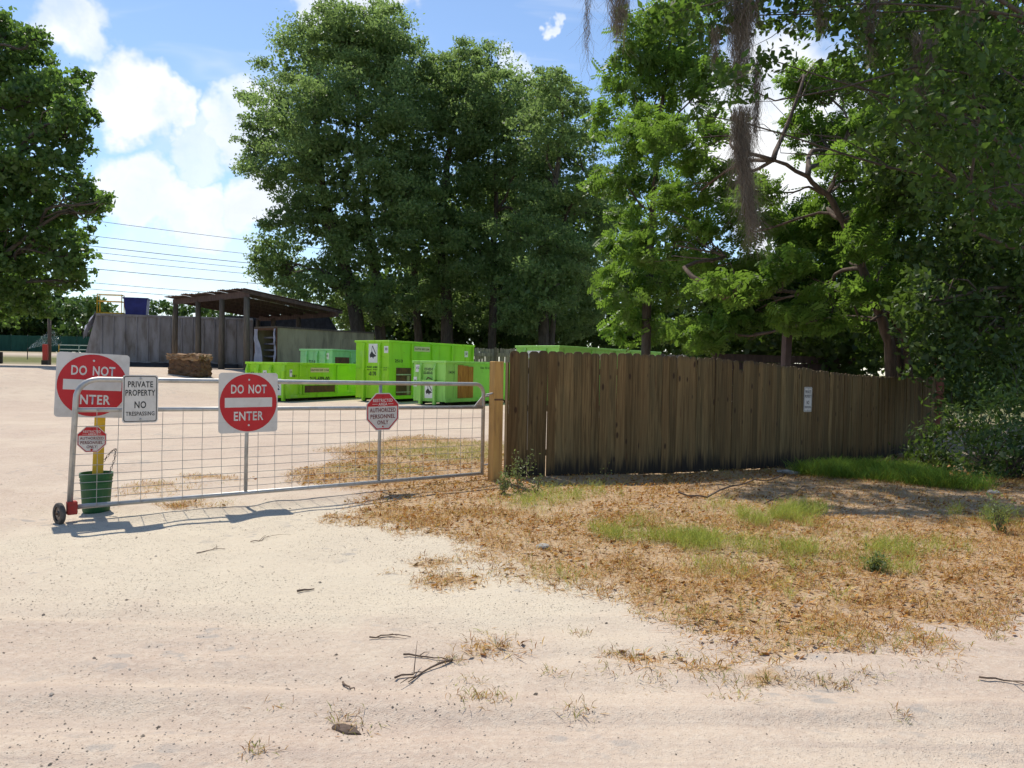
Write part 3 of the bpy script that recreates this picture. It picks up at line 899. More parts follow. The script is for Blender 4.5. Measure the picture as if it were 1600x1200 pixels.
# hanging moss
def moss(label, px, top, bot, wid, d, n, seed, lean=0):
    rng = np.random.default_rng(seed)
    k = d / FPX
    base = P(px, top, d)
    L = (bot - top) * k; W = wid * k
    Vs, tn = [], []
    for i in range(int(n * 1.7)):
        a, rr = rng.uniform(0, 6.283), rng.random() ** .6
        x, y = math.cos(a) * rr * W * .5, math.sin(a) * rr * W * .5
        z0 = -rng.random() ** 1.5 * L * .62
        l = L * rng.uniform(.16, .42) * (1.15 - .4 * rr)
        l = min(l, L + z0)
        seg = 6
        fx, ph, am = rng.uniform(8, 22), rng.uniform(0, 6.28), rng.uniform(.010, .05)
        tw = rng.uniform(.0022, .0052) * (d / 12)
        sway = rng.normal(0, .24, 2)
        tap = lambda z: max(.16, 1 - .78 * (-z / L) ** .8)
        pts = []
        for s in range(seg + 1):
            z = z0 - l * s / seg
            cx = x * tap(z) + am * math.sin(fx * z + ph) + sway[0] * l * (s / seg) ** 2 + lean * k * (-z / L) ** 2
            cy = y * tap(z) + am * math.cos(fx * z * .9 + ph) + sway[1] * l * (s / seg) ** 2
            pts.append((cx, cy, z))
        an = rng.uniform(0, 3.14)
        ex, ey = math.cos(an), math.sin(an)
        for s in range(seg):
            w0, w1 = tw * (1 - .75 * s / seg), tw * (1 - .75 * (s + 1) / seg)
            (ax, ay, az), (bx, by, bz) = pts[s], pts[s + 1]
            Vs += [(ax - ex * w0, ay - ey * w0, az), (ax + ex * w0, ay + ey * w0, az), (bx + ex * w1, by + ey * w1, bz), (bx - ex * w1, by - ey * w1, bz)]
        tn += [rng.random()] * (seg * 4)
    me = np_mesh('hanging_moss', np.array(Vs), 4, {'tint': ('FLOAT', tn)}, 'moss')
    o = link('hanging_moss', me, None)
    o.location = base
    return tag(o, label, 'moss', 'hanging moss')

moss('thin wisp of grey moss furthest left against blue sky', 919, -62, 135, 12, 12.4, 70, 71)
moss('short ragged moss curtain at the top just right of the thin wisp', 968, -56, 90, 52, 12.4, 420, 72)
moss('broad grey moss curtain hanging from the top bough', 1160, -26, 165, 66, 12.4, 700, 73)
moss('longest moss beard tapering far down past the white cloud', 1158, 165, 425, 34, 12.2, 800, 74, 45)
moss('slim moss strand beside the longest beard', 1183, 90, 260, 16, 12.3, 200, 75)
moss('dark moss tuft on the bough right of the broad curtain', 1362, -46, 125, 34, 12.5, 380, 76)
moss('brown faded moss beard against the dark leaves', 1445, 45, 205, 44, 12.6, 460, 77)
moss('ragged moss fringe nearest the top right corner', 1515, -50, 70, 66, 12.6, 420, 78)
moss('thin moss fringe between broad curtain and dark tuft', 1285, -24, 70, 40, 12.5, 220, 79)
moss('small moss tuft left of the broad curtain', 1118, 40, 120, 18, 12.5, 150, 80)

# ================================================================== PLANK FENCE (right)
def curve3(a, b, c, n):           # smooth path through three points, even steps
    pts = []
    a, b, c = Vector(a), Vector(b), Vector(c)
    ctl = b * 2 - (a + c) * .5
    for i in range(n * 8 + 1):
        s = i / (n * 8)
        pts.append(a * (1 - s) ** 2 + ctl * 2 * s * (1 - s) + c * s * s)
    return pts


def even(pts, step):
    out, acc = [(pts[0], (pts[1] - pts[0]).normalized())], 0.0
    for a, b in zip(pts, pts[1:]):
        acc += (b - a).length
        if acc >= step:
            out.append((b, (b - a).normalized())); acc -= step
    return out


def picket_mesh(w, h, th, rng, dog=.035):
    xs_ = [-w / 2, -w / 2 + rng.uniform(-.003, .003), -w / 2 + dog * .5, -w / 2 + dog * 1.2, w / 2 - dog * 1.2, w / 2 - dog * .5, w / 2 + rng.uniform(-.003, .003), w / 2]
    zs_ = [0, h - dog * 1.1, h - dog * .35, h, h, h - dog * .35, h - dog * 1.1, 0]
    return MB().prism(list(zip(xs_, zs_)), -th / 2, th / 2).mesh('picket', bevel=.0015)


rf = random.Random(3)
FA, FB, FC = (0.02, 10.75, 0), (5.45, 13.75, 0), (12.3, 21.6, 0)
fence = empty('plank_fence', (FA[0], FA[1], 0), 0, 'weathered brown dog-eared plank fence running back into shade', 'fence')
variants = [picket_mesh(1.0 * .1425 + rf.uniform(-.0015, .0015), 1.83, .018, rf) for _ in range(10)]
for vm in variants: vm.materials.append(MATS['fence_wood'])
path = even(curve3(FA, FB, FC, 900), .1395)
for i, (q, dr) in enumerate(path):
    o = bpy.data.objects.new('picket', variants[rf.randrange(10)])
    COL.objects.link(o)
    o.parent = fence
    zb = tz(q.x, q.y) + .02
    dz = rf.uniform(-.012, .012)
    if i == 30: dz -= .16
    if i in (3, 4): dz += .0
    gap = .016 if i in (2, 4) else 0
    nrm = Vector((dr.y, -dr.x, 0))
    o.location = Vector((q.x + dr.x * gap, q.y + dr.y * gap, zb + dz - .02)) - fence.location + nrm * rf.uniform(-.004, .006)
    o.rotation_euler = (rf.uniform(-.008, .008), rf.uniform(-.009, .009), math.atan2(dr.y, dr.x) + rf.uniform(-.02, .02))
for h in (.35, 1.0, 1.55):
    pts = [q for q, _ in path][::12] + [path[-1][0]]
    for a, b in zip(pts, pts[1:]):
        dr = (b - a).normalized(); bk = Vector((-dr.y, dr.x, 0)) * .035
        rl = MB()
        a2, b2 = a + bk - fence.location, b + bk - fence.location
        za, zb = tz(a.x, a.y) + h, tz(b.x, b.y) + h
        vs = []
        for q, z in ((a2, za), (b2, zb)):
            for oy, oz in ((-.018, -.045), (.018, -.045), (.018, .045), (-.018, .045)):
                vs.append((q.x - dr.y * oy, q.y + dr.x * oy, z + oz))
        rl.add(vs, [(0, 1, 2, 3), (7, 6, 5, 4), (0, 4, 5, 1), (1, 5, 6, 2), (2, 6, 7, 3), (3, 7, 4, 0)])
        rl.build('rail', 'old_timber', fence)
for q, dr in path[2::17]:
    bk = Vector((-dr.y, dr.x, 0)) * .105
    zb = tz(q.x, q.y)
    M = Matrix.Translation(q + bk - fence.location + Vector((0, 0, zb))) @ Matrix.Rotation(math.atan2(dr.y, dr.x), 4, 'Z')
    MB().box((-.045, -.045, -.3), (.045, .045, 1.72), M).build('post', 'old_timber', fence)
# end boards closing the fence towards the gate
e0, d0 = path[0]
for j, (off_, hh, xx) in enumerate(((.07, 1.66, -.075), (.20, 1.66, -.078))):
    M = Matrix.Translation(e0 - fence.location + d0 * xx + Vector((-d0.y, d0.x, 0)) * off_) @ Matrix.Rotation(math.atan2(d0.y, d0.x) + math.pi / 2 + .05, 4, 'Z')
    o = MB().box((-.055, -.01, 0), (.055, .01, hh)).build('end_board', 'fence_wood', fence)
    o.matrix_local = M

# back fence of tall grey pickets behind the containers
def back_fence(label, x0, x1, y0, y1, h):
    rr = random.Random(int(x0 * 10) + 5)
    f = empty('back_fence', (x0, y0, tz(x0, y0)), math.atan2(y1 - y0, x1 - x0), label, 'fence', 'grey picket fences at the back of the yard')
    L = math.hypot(x1 - x0, y1 - y0)
    vm = [picket_mesh(.142, h, .018, rr) for _ in range(5)]
    for v in vm: v.materials.append(MATS['grey_fence_wood'])
    x = 0.0
    while x < L:
        o = bpy.data.objects.new('picket', vm[rr.randrange(5)]); COL.objects.link(o); o.parent = f
        o.location = (x, rr.uniform(0, .01), rr.uniform(-.04, .03)); o.rotation_euler = (0, rr.uniform(-.012, .012), 0)
        x += .15
    for z in (.5, 1.35, h - .45):
        MB().box((-.1, -.06, z), (L, -.015, z + .2)).build('rail', 'grey_fence_wood', f)
    for k in range(int(L / 2.4) + 1):
        MB().box((k * 2.4 + 1.6, -.18, -.1), (k * 2.4 + 1.74, -.065, h + .05)).build('post', 'old_timber', f)
back_fence('tall grey picket fence with a knotty rail between two green containers', -2.6, .5, 40, 40, 2.62)
back_fence('tall grey picket fence right of the long green container', 6.6, 11.0, 41, 39, 2.7)
# dark board wall behind the plank fence
bw0, bw1 = P(1116, 552, 24), P(1345, 575, 27)
f = empty('board_wall', (bw0.x, bw0.y, tz(bw0.x, bw0.y)), math.atan2(bw1.y - bw0.y, bw1.x - bw0.x), 'dark horizontal board wall showing above the plank fence top', 'wall')
LW = (bw1 - bw0).length
for k in range(9):
    zt = (bw0.z - f.location.z) - k * .26
    for a, b in ((0, LW * .52), (LW * .52 + .01, LW)):
        o = MB().box((a, 0, zt - .245), (b, .04, zt), Matrix.Rotation(rf.uniform(-.004, .004), 4, 'Y')).build('board', 'purple_timber', f)
        o.location.y = rf.uniform(-.01, .01)
    if zt < .3: break
for k in range(4):
    MB().box((LW * k / 3.2, .05, -.2), (LW * k / 3.2 + .12, .15, bw0.z - f.location.z)).build('post', 'old_timber', f)


def stand_post(name, label, px, ytop, wpx, d, mat, cat='post'):
    a = P(px, ytop, d)
    w = wpx * d / FPX / 2
    zb = tz(a.x, a.y)
    o = MB().box((-w, -w, -.15), (w, w, a.z - zb)).build(name, mat, bevel=.006)
    o.location = (a.x, a.y, zb); o.rotation_euler = (R(.6), R(.8), .3)
    return tag(o, label, cat)
stand_post('timber_post', 'lone brown post rising above the plank fence beside low branches', 1227, 516, 11, 20, 'purple_timber')
stand_post('timber_post', 'red-brown post at the far end of the plank fence', 1464, 528, 15, 22.5, 'red_timber')

# ================================================================== CONTAINERS
def sticker(root, x, z, w, h, face, mat='sticker_white', art=None, lines=()):
    """flat print on the side (face 's': local y=0) or the end (face 'e': local x=0)"""
    st = MB().box((-w / 2, -.006, -h / 2), (w / 2, 0, h / 2)).build('sticker', mat, root)
    if face == 's': st.location = (x, -.008, z)
    else: st.location = (-.008, x, z); st.rotation_euler = (0, 0, -math.pi / 2)
    if art == 'figure':            # tilted body on two wheels with a raised arm
        MB().prism([(-.30 * w, -.02 * h), (-.12 * w, .12 * h), (.05 * w, -.02 * h), (.30 * w, -.1 * h), (.36 * w, -.16 * h), (.1 * w, -.2 * h), (.02 * w, -.3 * h), (-.08 * w, -.2 * h), (-.3 * w, -.24 * h), (-.38 * w, -.1 * h)], -.010, -.007).build('emblem', 'sign_black', st)
        MB().prism([(-.10 * w, .38 * h), (-.04 * w, .40 * h), (.34 * w, -.02 * h), (.28 * w, -.05 * h)], -.010, -.007).build('emblem', 'sign_black', st)
        MB().prism([(-.10 * w, .38 * h), (-.06 * w, .38 * h), (-.12 * w, .12 * h), (-.17 * w, .12 * h)], -.010, -.007).build('emblem', 'sign_black', st)
    if art == 'truck':
        for a, b, c, e in ((-.38, -.02, .34, .03), (-.1, .05, .12, .28), (.30, .02, .40, .06)):
            MB().box((a * w, -.010, b * h), (c * w, -.007, e * h)).build('emblem', 'sign_black', st)
        for cx in (-.25, .15, .25):
            MB().lathe([(0, -.010), (.06 * w, -.010), (.06 * w, -.007), (0, -.007)], 10, 'y', (cx * w, 0, -.10 * h)).build('emblem', 'sign_black', st)
    for s, zz_, hh, ww in lines:
        lettering(s, hh, 'sign_black', st, (0, -.011, zz_), ww, .02)
    return st


def container(label, N, S, W, H, paint, side_ribs, end_ribs, seed):
    """open-topped roll-off box; N is its near bottom corner, S the far end of its visible long side"""
    N, S = Vector((*N, 0)), Vector((*S, 0))
    L = (S - N).length
    mid = N
    z0 = min(tz(*q) for q in ((N.x, N.y), (S.x, S.y)))
    root = empty('roll_off_container', (N.x, N.y, z0), math.atan2(S.y - N.y, S.x - N.x), label, 'container', 'green roll-off containers')
    b0, th = .16, .05
    mb = MB()
    mb.box((0, 0, b0), (L, W, b0 + .06))
    mb.box((0, 0, b0 + .062), (L, th, H)); mb.box((0, W - th, b0 + .062), (L, W, H))
    mb.box((0, th + .002, b0 + .062), (th, W - th - .002, H)); mb.box((L - th, th + .002, b0 + .062), (L, W - th - .002, H))
    mb.build('body', paint, root)
    e = .055
    tr = MB()
    tr.box((-e, -e, H + .002), (L + e, th + .02, H + .10)); tr.box((-e, W - th - .02, H + .002), (L + e, W + e, H + .10))
    tr.box((-e, th + .022, H + .002), (th + .02, W - th - .022, H + .10)); tr.box((L - th - .02, th + .022, H + .002), (L + e, W - th - .022, H + .10))
    tr.build('top_rail', paint, root, bevel=.012)
    MB().box((-.03, -.04, b0 - .02), (L + .03, -.002, b0 + .13)).build('bottom_rail', paint, root, bevel=.008)
    for fx in side_ribs:
        x = fx * L
        MB().box((x - .05, -.075, b0 + .135), (x + .05, -.002, H - .002)).build('rib', paint, root, bevel=.01)
    for fy in end_ribs:
        y = fy * W
        MB().box((-.14, y - .06, .04), (-.002, y + .06, H - .25)).build('end_rib', paint, root, bevel=.01)
        g = MB().add([(-.14, y - .05, H - .248), (-.14, y + .05, H - .248), (-.002, y + .05, H - .248), (-.002, y - .05, H - .248), (-.05, y - .05, H - .004), (-.05, y + .05, H - .004), (-.002, y + .05, H - .004), (-.002, y - .05, H - .004)],
                   [(0, 1, 5, 4), (0, 4, 7, 3), (1, 2, 6, 5), (4, 5, 6, 7), (0, 3, 2, 1), (2, 3, 7, 6)])
        g.build('gusset', paint, root)
    MB().box((-.05, .0, H * .55), (-.002, W, H * .55 + .05)).build('end_crossbar', paint, root)
    for y in (.45 * W - .45, .55 * W + .45):
        MB().box((.1, y - .06, .06), (L - .1, y + .06, b0 - .002)).build('skid', 'dark_steel', root)
    for x in (.35, L - .45):
        for y in (.12, W - .28):
            MB().lathe([(0, 0), (.1, 0), (.1, .15), (0, .15)], 14, 'y', (x, y, .10)).build('roller', 'dark_steel', root)
    for y in (.1, W - .1):
        MB().lathe([(0, 0), (.03, 0), (.03, .10), (0, .10)], 8, 'x', (L, y, H * .8)).build('hinge', 'dark_steel', root)
    return root, L


# tall lime
A, L = container('tallest lime green container, rusty brown panel in its long side', (-5.3, 32), (-1.95, 37.2), 1.95, 2.58, 'lime_paint', (.24, .47, .71, .985), (.25, .72), 1)
sticker(A, .92, 2.12, .52, .82, 'e', art='figure'); sticker(A, .16, 2.28, .24, .3, 'e', lines=(('30', .02, .12, .16),))
lettering('215-689\n-0170', .42, 'sign_black', A, (-.012, .95, 1.35), .62, .03, (0, 0, -math.pi / 2))
lettering('215-689-00', .24, 'sign_black', A, (.355 * L, -.012, 1.62), 1.2, .03)
lettering('2513', .13, 'sign_black', A, (.10 * L, -.012, 1.80), .5, .02); lettering('25', .12, 'sign_black', A, (-.012, .2, 1.45), .2, .02, (0, 0, -math.pi / 2))
sticker(A, .355 * L, 2.36, 1.1, .22, 's', 'sticker_cream', lines=(('CAUTION KEEP CLEAR', 0, .08, 1.0),)); sticker(A, .9 * L, 2.22, .28, .3, 's', lines=(('30', .02, .12, .16),))
pn = MB().box((.075 * L, -.03, .28), (.228 * L, -.002, 1.50)).build('rusty_panel', 'rust', A); tag(pn, 'rusty brown panel')
MB().box((.185 * L, -.035, .32), (.215 * L, -.031, 1.15)).build('pale_strip', 'beige_panel', A)
MB().box((.07 * L, -.05, 1.18), (.23 * L, -.036, 1.23)).build('panel_bar', 'galvanised', A); MB().box((.07 * L, -.05, .42), (.23 * L, -.036, .46)).build('panel_bar', 'galvanised', A)
# low lime
B, L = container('long low lime green container, nearest the grey shed', (-9.4, 31), (-6.7, 37.4), 2.1, 1.55, 'lime_paint', (.124, .5, .985), (.04, .36, .68, .96), 2)
sticker(B, .5, .62, .5, .7, 'e', art='figure'); sticker(B, .04 * L, 1.2, .16, .3, 's', lines=(('20', .05, .08, .1),))
sticker(B, .32 * L, 1.34, 1.3, .2, 's', 'sticker_cream', lines=(('CAUTION KEEP CLEAR', 0, .08, 1.3),))
sticker(B, .845 * L, .68, 1.5, .8, 's', art='truck', lines=(('HAULING', .30, .07, .5), ('CALL FOR SERVICE', -.30, .06, 1.0)))
sticker(B, .90 * L, 1.30, .34, .3, 's', lines=(('20', .02, .12, .18),))
lettering('441', .12, 'sign_black', B, (.07 * L, -.012, 1.08), .28, .02); lettering('215-689-00', .2, 'sign_black', B, (.32 * L, -.012, .95), 1.4, .03)
lettering('45.30\nKY', .3, 'sign_black', B, (-.012, 1.65, 1.08), .5, .02, (0, 0, -math.pi / 2)); sticker(B, 1.12, 1.15, .2, .3, 'e', lines=(('20', .02, .1, .1),))
pn = MB().box((.166 * L, -.03, .36), (.473 * L, -.002, .66)).build('rusty_panel', 'rust', B); tag(pn, 'rusty brown strip low on the side')
for fx in (.148, .476): MB().box((fx * L, -.06, .30), (fx * L + .09, -.003, .68)).build('panel_bracket', 'lime_paint', B)
MB().box((.62 * L, -.06, .42), (.62 * L + .06, -.003, .64)).build('grab_handle', 'lime_paint', B)
# pale small, far
D, L = container('pale mint container furthest back beside the beige trailer', (-9.5, 39.3), (-7.5, 43.5), 2.15, 1.98, 'mint_paint', (.33, .985), (.2, .45, .78), 3)
lettering('727-053\n-0055', .34, 'sign_black', D, (-.012, 1.25, 1.30), .62, .03, (0, 0, -math.pi / 2)); sticker(D, .35, 1.7, .28, .34, 'e', lines=(('10', .02, .1, .14),))
pn = MB().box((.05 * L, -.03, 1.15), (.30 * L, -.002, 1.66)).build('rusty_panel', 'rust', D)
lettering('215-30', .2, 'sign_black', D, (.47 * L, -.012, 1.3), .8, .03)
# mint near
E, L = container('mint green container with orange boards in its long side, nearest the gate', (-2.68, 30), (.15, 34.2), 1.7, 1.72, 'bright_green_paint', (.985,), (.3, .74), 4)
sticker(E, .85, .62, .46, .66, 'e', art='figure'); lettering('727-053-00\n132-053-0355', .26, 'sign_black', E, (-.012, .85, 1.40), .62, .025, (0, 0, -math.pi / 2))
sticker(E, 1.48, 1.50, .22, .3, 'e', lines=(('15', .02, .1, .12),)); sticker(E, 1.60, .95, .18, .4, 'e', lines=(('7', .0, .16, .08),))
MB().box((-.20, .45, .98), (-.005, 1.1, 1.04)).build('hook_plate', 'bright_green_paint', E); MB().tube([(-.12, .6, 1.06), (-.2, .75, 1.14), (-.12, .9, 1.06)], .025, 6).build('tow_hook', 'rust', E)
lettering('1414', .13, 'sign_black', E, (.075 * L, -.012, 1.36), .36, .02); lettering('CALL TO LOAD HERE', .09, 'sign_black', E, (.58 * L, -.012, 1.56), 1.2, .02)
lettering('72', .22, 'sign_black', E, (.955 * L, -.012, .82), .26, .03); lettering('51', .22, 'sign_black', E, (.945 * L, -.012, .46), .26, .03)
for k, (a, b) in enumerate(((.156, .223), (.225, .29), (.292, .354))):
    MB().box((a * L, -.035 - .012 * (k != 1), .30), (b * L, -.002, 1.66 - .03 * k)).build('orange_board', 'orange_board', E)
# long lime behind the fence
Fc, L = container('long lime green container behind the plank fence', (1.85, 29.6), (7.3, 36.9), 2.1, 2.68, 'bright_green_paint', (.28, .5, .66, .82, .985), (.3, .78), 5)
sticker(Fc, 1.1, 2.42, .9, .3, 'e', lines=(('NO DUMPING', .0, .1, .7),)); lettering('72 30', .1, 'sign_black', Fc, (-.012, 1.85, 1.62), .5, .02, (0, 0, -math.pi / 2))
sticker(Fc, .36 * L, 2.38, 1.4, .24, 's', 'sticker_cream', lines=(('CAUTION KEEP CLEAR', 0, .08, 1.2),)); sticker(Fc, .66 * L, 2.32, .3, .22, 's', 'dark_steel')

# ================================================================== SHED, TRAILERS
SN, SL = Vector((-15.4, 43, 5.74)), Vector((-22.7, 49.6, 5.74))
u2 = (SL - SN).normalized(); u1 = Vector((-u2.y, u2.x, 0))
if u1.x < 0: u1 = -u1
LL, DD, DROP = (SL - SN).length, 6.2, .72
shed = empty('pole_shed', (SN.x, SN.y, tz(SN.x, SN.y)), 0, 'open pole shed with sloping rusty tin roof and round posts', 'shed')
def sp_(a, b, z):                  # a along the right edge, b along the left edge
    q = SN + u1 * a + u2 * b
    return Vector((q.x, q.y, z)) - shed.location
def roof_z(a): return SN.z - DROP * a / DD
ns = 13
for k in range(ns):
    b0_, b1_ = -.25 + (LL + .4) * k / ns, -.25 + (LL + .4) * (k + 1) / ns + .03
    dz = rf.uniform(0, .05); ex = rf.uniform(-.12, .12)
    vs, fs = [], []
    m_ = 12
    for j in range(m_ + 1):
        b_ = b0_ + (b1_ - b0_) * j / m_
        wv = .028 * math.sin(j / m_ * 3 * 2 * math.pi)
        for a in (-.35 + ex, DD * .5, DD + .35):
            vs.append(sp_(a, b_, roof_z(a) + .1 + wv + dz * (k % 2)))
    for j in range(m_):
        for i in range(2):
            q = j * 3 + i
            fs.append((q, q + 1, q + 4, q + 3))
    mb = MB().add(vs, fs); mb.build('roof_sheet', 'roof_tin', shed)
def beam(a, b, w, h, mat, name):
    a, b = Vector(a), Vector(b)
    dr = (b - a).normalized(); sd_ = Vector((0, 0, 1)).cross(dr).normalized() * w / 2; u_ = Vector((0, 0, h))
    vs = [q + s * sd_ - t_ * u_ for q in (a, b) for s, t_ in ((-1, 1), (1, 1), (1, 0), (-1, 0))]
    MB().add(vs, [(3, 2, 1, 0), (4, 5, 6, 7), (0, 1, 5, 4), (1, 2, 6, 5), (2, 3, 7, 6), (3, 0, 4, 7)]).build(name, mat, shed)
beam(sp_(.1, -.2, roof_z(.1) + .03), sp_(.1, LL, roof_z(.1) + .03), .08, .36, 'purple_timber', 'fascia_beam')
beam(sp_(-.3, -.15, roof_z(-.3) + .05), sp_(DD + .3, -.15, roof_z(DD + .3) + .05), .06, .20, 'purple_timber', 'barge_board')
beam(sp_(DD - .1, -.3, roof_z(DD) - .02), sp_(DD - .1, LL, roof_z(DD) - .02), .08, .36, 'purple_timber', 'rear_beam')
for k in range(7):
    beam(sp_(.2, .7 + k * 1.45, roof_z(.2) - .01), sp_(DD - .2, .7 + k * 1.45, roof_z(DD - .2) - .01), .06, .2, 'purple_timber', 'rafter')
for a, b in ((.12, .15), (.12, 3.1), (.12, 6.3), (.12, LL - .35), (DD - .15, 4.2), (DD - .15, 7.4), (DD - .15, LL - .3)):
    top = sp_(a, b, roof_z(a) - .3); q = top + shed.location
    bot = Vector((top.x + rf.uniform(-.1, .1), top.y, tz(q.x, q.y) - .2 - shed.location.z))
    MB().tube([bot, bot.lerp(top, .5) + Vector((rf.uniform(-.04, .04), 0, 0)), top], [.19, .175, .16], 12).build('post', 'old_timber', shed, smooth=True)
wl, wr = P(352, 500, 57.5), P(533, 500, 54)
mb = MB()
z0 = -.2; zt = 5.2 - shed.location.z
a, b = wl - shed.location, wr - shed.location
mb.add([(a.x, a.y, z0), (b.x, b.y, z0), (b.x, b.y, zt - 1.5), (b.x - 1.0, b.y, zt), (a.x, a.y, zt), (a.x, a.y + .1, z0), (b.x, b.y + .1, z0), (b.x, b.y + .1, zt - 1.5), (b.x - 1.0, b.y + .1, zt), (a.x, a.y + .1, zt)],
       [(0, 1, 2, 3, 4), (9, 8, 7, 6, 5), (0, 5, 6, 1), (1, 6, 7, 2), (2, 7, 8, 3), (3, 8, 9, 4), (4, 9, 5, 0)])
mb.build('shade_back_wall', 'interior_shade', shed)  # rear wall, widened and blackened to stand for shade under the roof

# grey trailer wall with ribs
gl, gr = P(150, 532, 52), P(395, 535, 55)
gl.z = gr.z = 0
zb = tz(gl.x, gl.y) - .1
gt = empty('grey_trailer', (gl.x, gl.y, zb), math.atan2(gr.y - gl.y, gr.x - gl.x), 'long weathered grey ribbed trailer box with torn left end', 'trailer')
LG, HG = (gr - gl).length, P(150, 490, 52).z - zb
MB().add([(-.95, .3, 0), (LG, 0, 0), (LG, 2.5, 0), (-.95, 2.5, 0), (0, 0, HG), (LG, 0, HG), (LG, 2.5, HG), (0, 2.5, HG), (0, 0, 0)],
         [(8, 1, 5, 4), (0, 8, 4), (1, 2, 6, 5), (2, 3, 7, 6), (3, 0, 4, 7), (4, 5, 6, 7), (0, 3, 2, 1, 8)]).build('body', 'weathered_metal', gt)
x = .35
while x < LG:
    MB().box((x - .045, -.075, .5), (x + .045, -.003, HG - .14)).build('rib', 'weathered_metal', gt, bevel=.012)
    x += .735
MB().box((-.02, -.10, HG - .135), (LG, -.003, HG + .02)).build('top_rail', 'weathered_metal', gt, bevel=.012)
MB().box((-.2, -.08, .36), (LG, -.003, .495)).build('bottom_rail', 'weathered_metal', gt, bevel=.01)
rt = np.random.default_rng(8)
vs, fs = [], []
for i in range(22):
    for j in range(4):
        vs.append((2.0 + i * .35, -.12 - j * .18 + rt.uniform(-.06, .06), .08 + .34 * math.cos(j / 3 * 1.5) + rt.uniform(-.06, .06)))
fs = [(i * 4 + j, i * 4 + j + 1, i * 4 + j + 5, i * 4 + j + 4) for i in range(21) for j in range(3)]
MB().add(vs, fs).build('ground_sheet', 'dark_tarp', gt, smooth=True)
vs = []
for i in range(7):
    for j in range(6):
        vs.append((-.15 - j * .13 + rt.uniform(-.08, .08), .1 + i * .2, HG + .1 - j * .28 * (1 + .35 * math.sin(i * 2.1)) + rt.uniform(-.06, .06)))
MB().add(vs, [(i * 6 + j, i * 6 + j + 1, i * 6 + j + 7, i * 6 + j + 6) for i in range(6) for j in range(5)]).build('torn_tarp', 'tarp', gt, smooth=True)

# blue bin and yellow frame on top of it
def on_trailer(px, d):
    q = P(px, 492, d)
    return Vector((q.x, q.y, zb + HG))
o = on_trailer(214, 53.6)
bb = empty('blue_bin', o, gt.rotation_euler.z, 'large dark blue plastic bin on top of the grey trailer', 'bin')
MB().add([(-.66, -.5, 0), (.66, -.5, 0), (.66, .5, 0), (-.66, .5, 0), (-.76, -.6, 1.22), (.76, -.6, 1.22), (.76, .6, 1.22), (-.76, .6, 1.22), (-.70, -.54, 1.22), (.70, -.54, 1.22), (.70, .54, 1.22), (-.70, .54, 1.22), (-.6, -.44, .06), (.6, -.44, .06), (.6, .44, .06), (-.6, .44, .06)],
         [(0, 3, 2, 1), (0, 1, 5, 4), (1, 2, 6, 5), (2, 3, 7, 6), (3, 0, 4, 7), (4, 5, 9, 8), (5, 6, 10, 9), (6, 7, 11, 10), (7, 4, 8, 11), (8, 9, 13, 12), (9, 10, 14, 13), (10, 11, 15, 14), (11, 8, 12, 15), (12, 13, 14, 15)]).build('tub', 'blue_plastic', bb)
rim = MB()
rim.box((-.82, -.66, 1.15), (.82, -.605, 1.25)); rim.box((-.82, .605, 1.15), (.82, .66, 1.25)); rim.box((-.82, -.603, 1.15), (-.765, .603, 1.25)); rim.box((.765, -.603, 1.15), (.82, .603, 1.25))
rim.build('rim', 'blue_plastic', bb)
o = on_trailer(173, 53.2)
yc = empty('yellow_cage', o, gt.rotation_euler.z, 'thin yellow metal cage beside the blue bin', 'cage')
for x in (-.78, .78):
    for y in (-.4, .4):
        MB().tube([(x, y, 0), (x, y, 1.45)], .035, 6).build('upright', 'yellow_paint', yc)
for z in (.95, 1.42):
    for y in (-.4, .4): MB().tube([(-.78, y, z), (.78, y, z)], .028, 6).build('bar', 'yellow_paint', yc)
    for x in (-.78, .78): MB().tube([(x, -.4, z), (x, .4, z)], .028, 6).build('bar', 'yellow_paint', yc)
MB().box((-.9, -.5, .02), (.9, .5, .16)).build('deck', 'yellow_paint', yc)

# beige box trailer with open end
bn, bs = Vector((-13.9, 44, 0)), Vector((-9.3, 50, 0))
zb2 = tz(bn.x, bn.y) - .05
bt = empty('beige_trailer', (bn.x, bn.y, zb2), math.atan2(bs.y - bn.y, bs.x - bn.x), 'stained beige box trailer with open end and ragged tarp', 'trailer')
LB_, WB, HB = (bs - bn).length, 2.25, P(432, 512, 44).z - zb2
mb = MB(); th = .06
mb.box((0, 0, .3), (LB_, th, HB)); mb.box((0, WB - th, .3), (LB_, WB, HB)); mb.box((0, th + .002, .3), (LB_, WB - th - .002, .38)); mb.box((LB_ - th, th + .002, .382), (LB_ - .002, WB - th - .002, HB))
mb.box((0, th + .002, HB - .05), (LB_ - th - .002, WB - th - .002, HB - .002))
mb.build('body', 'beige_panel', bt)
MB().box((-.05, -.06, HB + .002), (LB_ + .05, WB + .06, HB + .09)).build('roof_edge', 'old_timber', bt)
fr = MB(); fr.box((-.05, -.03, .3), (-.003, .1, HB)); fr.box((-.05, WB - .1, .3), (-.003, WB + .03, HB)); fr.box((-.05, .102, HB - .14), (-.003, WB - .102, HB - .002))
fr.build('door_frame', 'rust', bt)
for k in range(5):
    MB().box((.5, .2, .5 + k * .38), (1.3, WB - .2, .60 + k * .38)).build('shelf', 'weathered_metal', bt)
MB().box((1.35, .1, .385), (1.4, WB - .1, HB - .06)).build('interior_shade_sheet', 'interior_shade', bt)  # added dark sheet standing for the unlit depth behind the shelves
for x in (.28, .5, .74): MB().box((x * LB_, -.02, .3), (x * LB_ + .05, -.002, HB)).build('seam', 'beige_panel', bt)
MB().box((.62 * LB_, -.05, HB * .45), (.85 * LB_, -.022, HB * .82)).build('hatch', 'beige_panel', bt, bevel=.01)
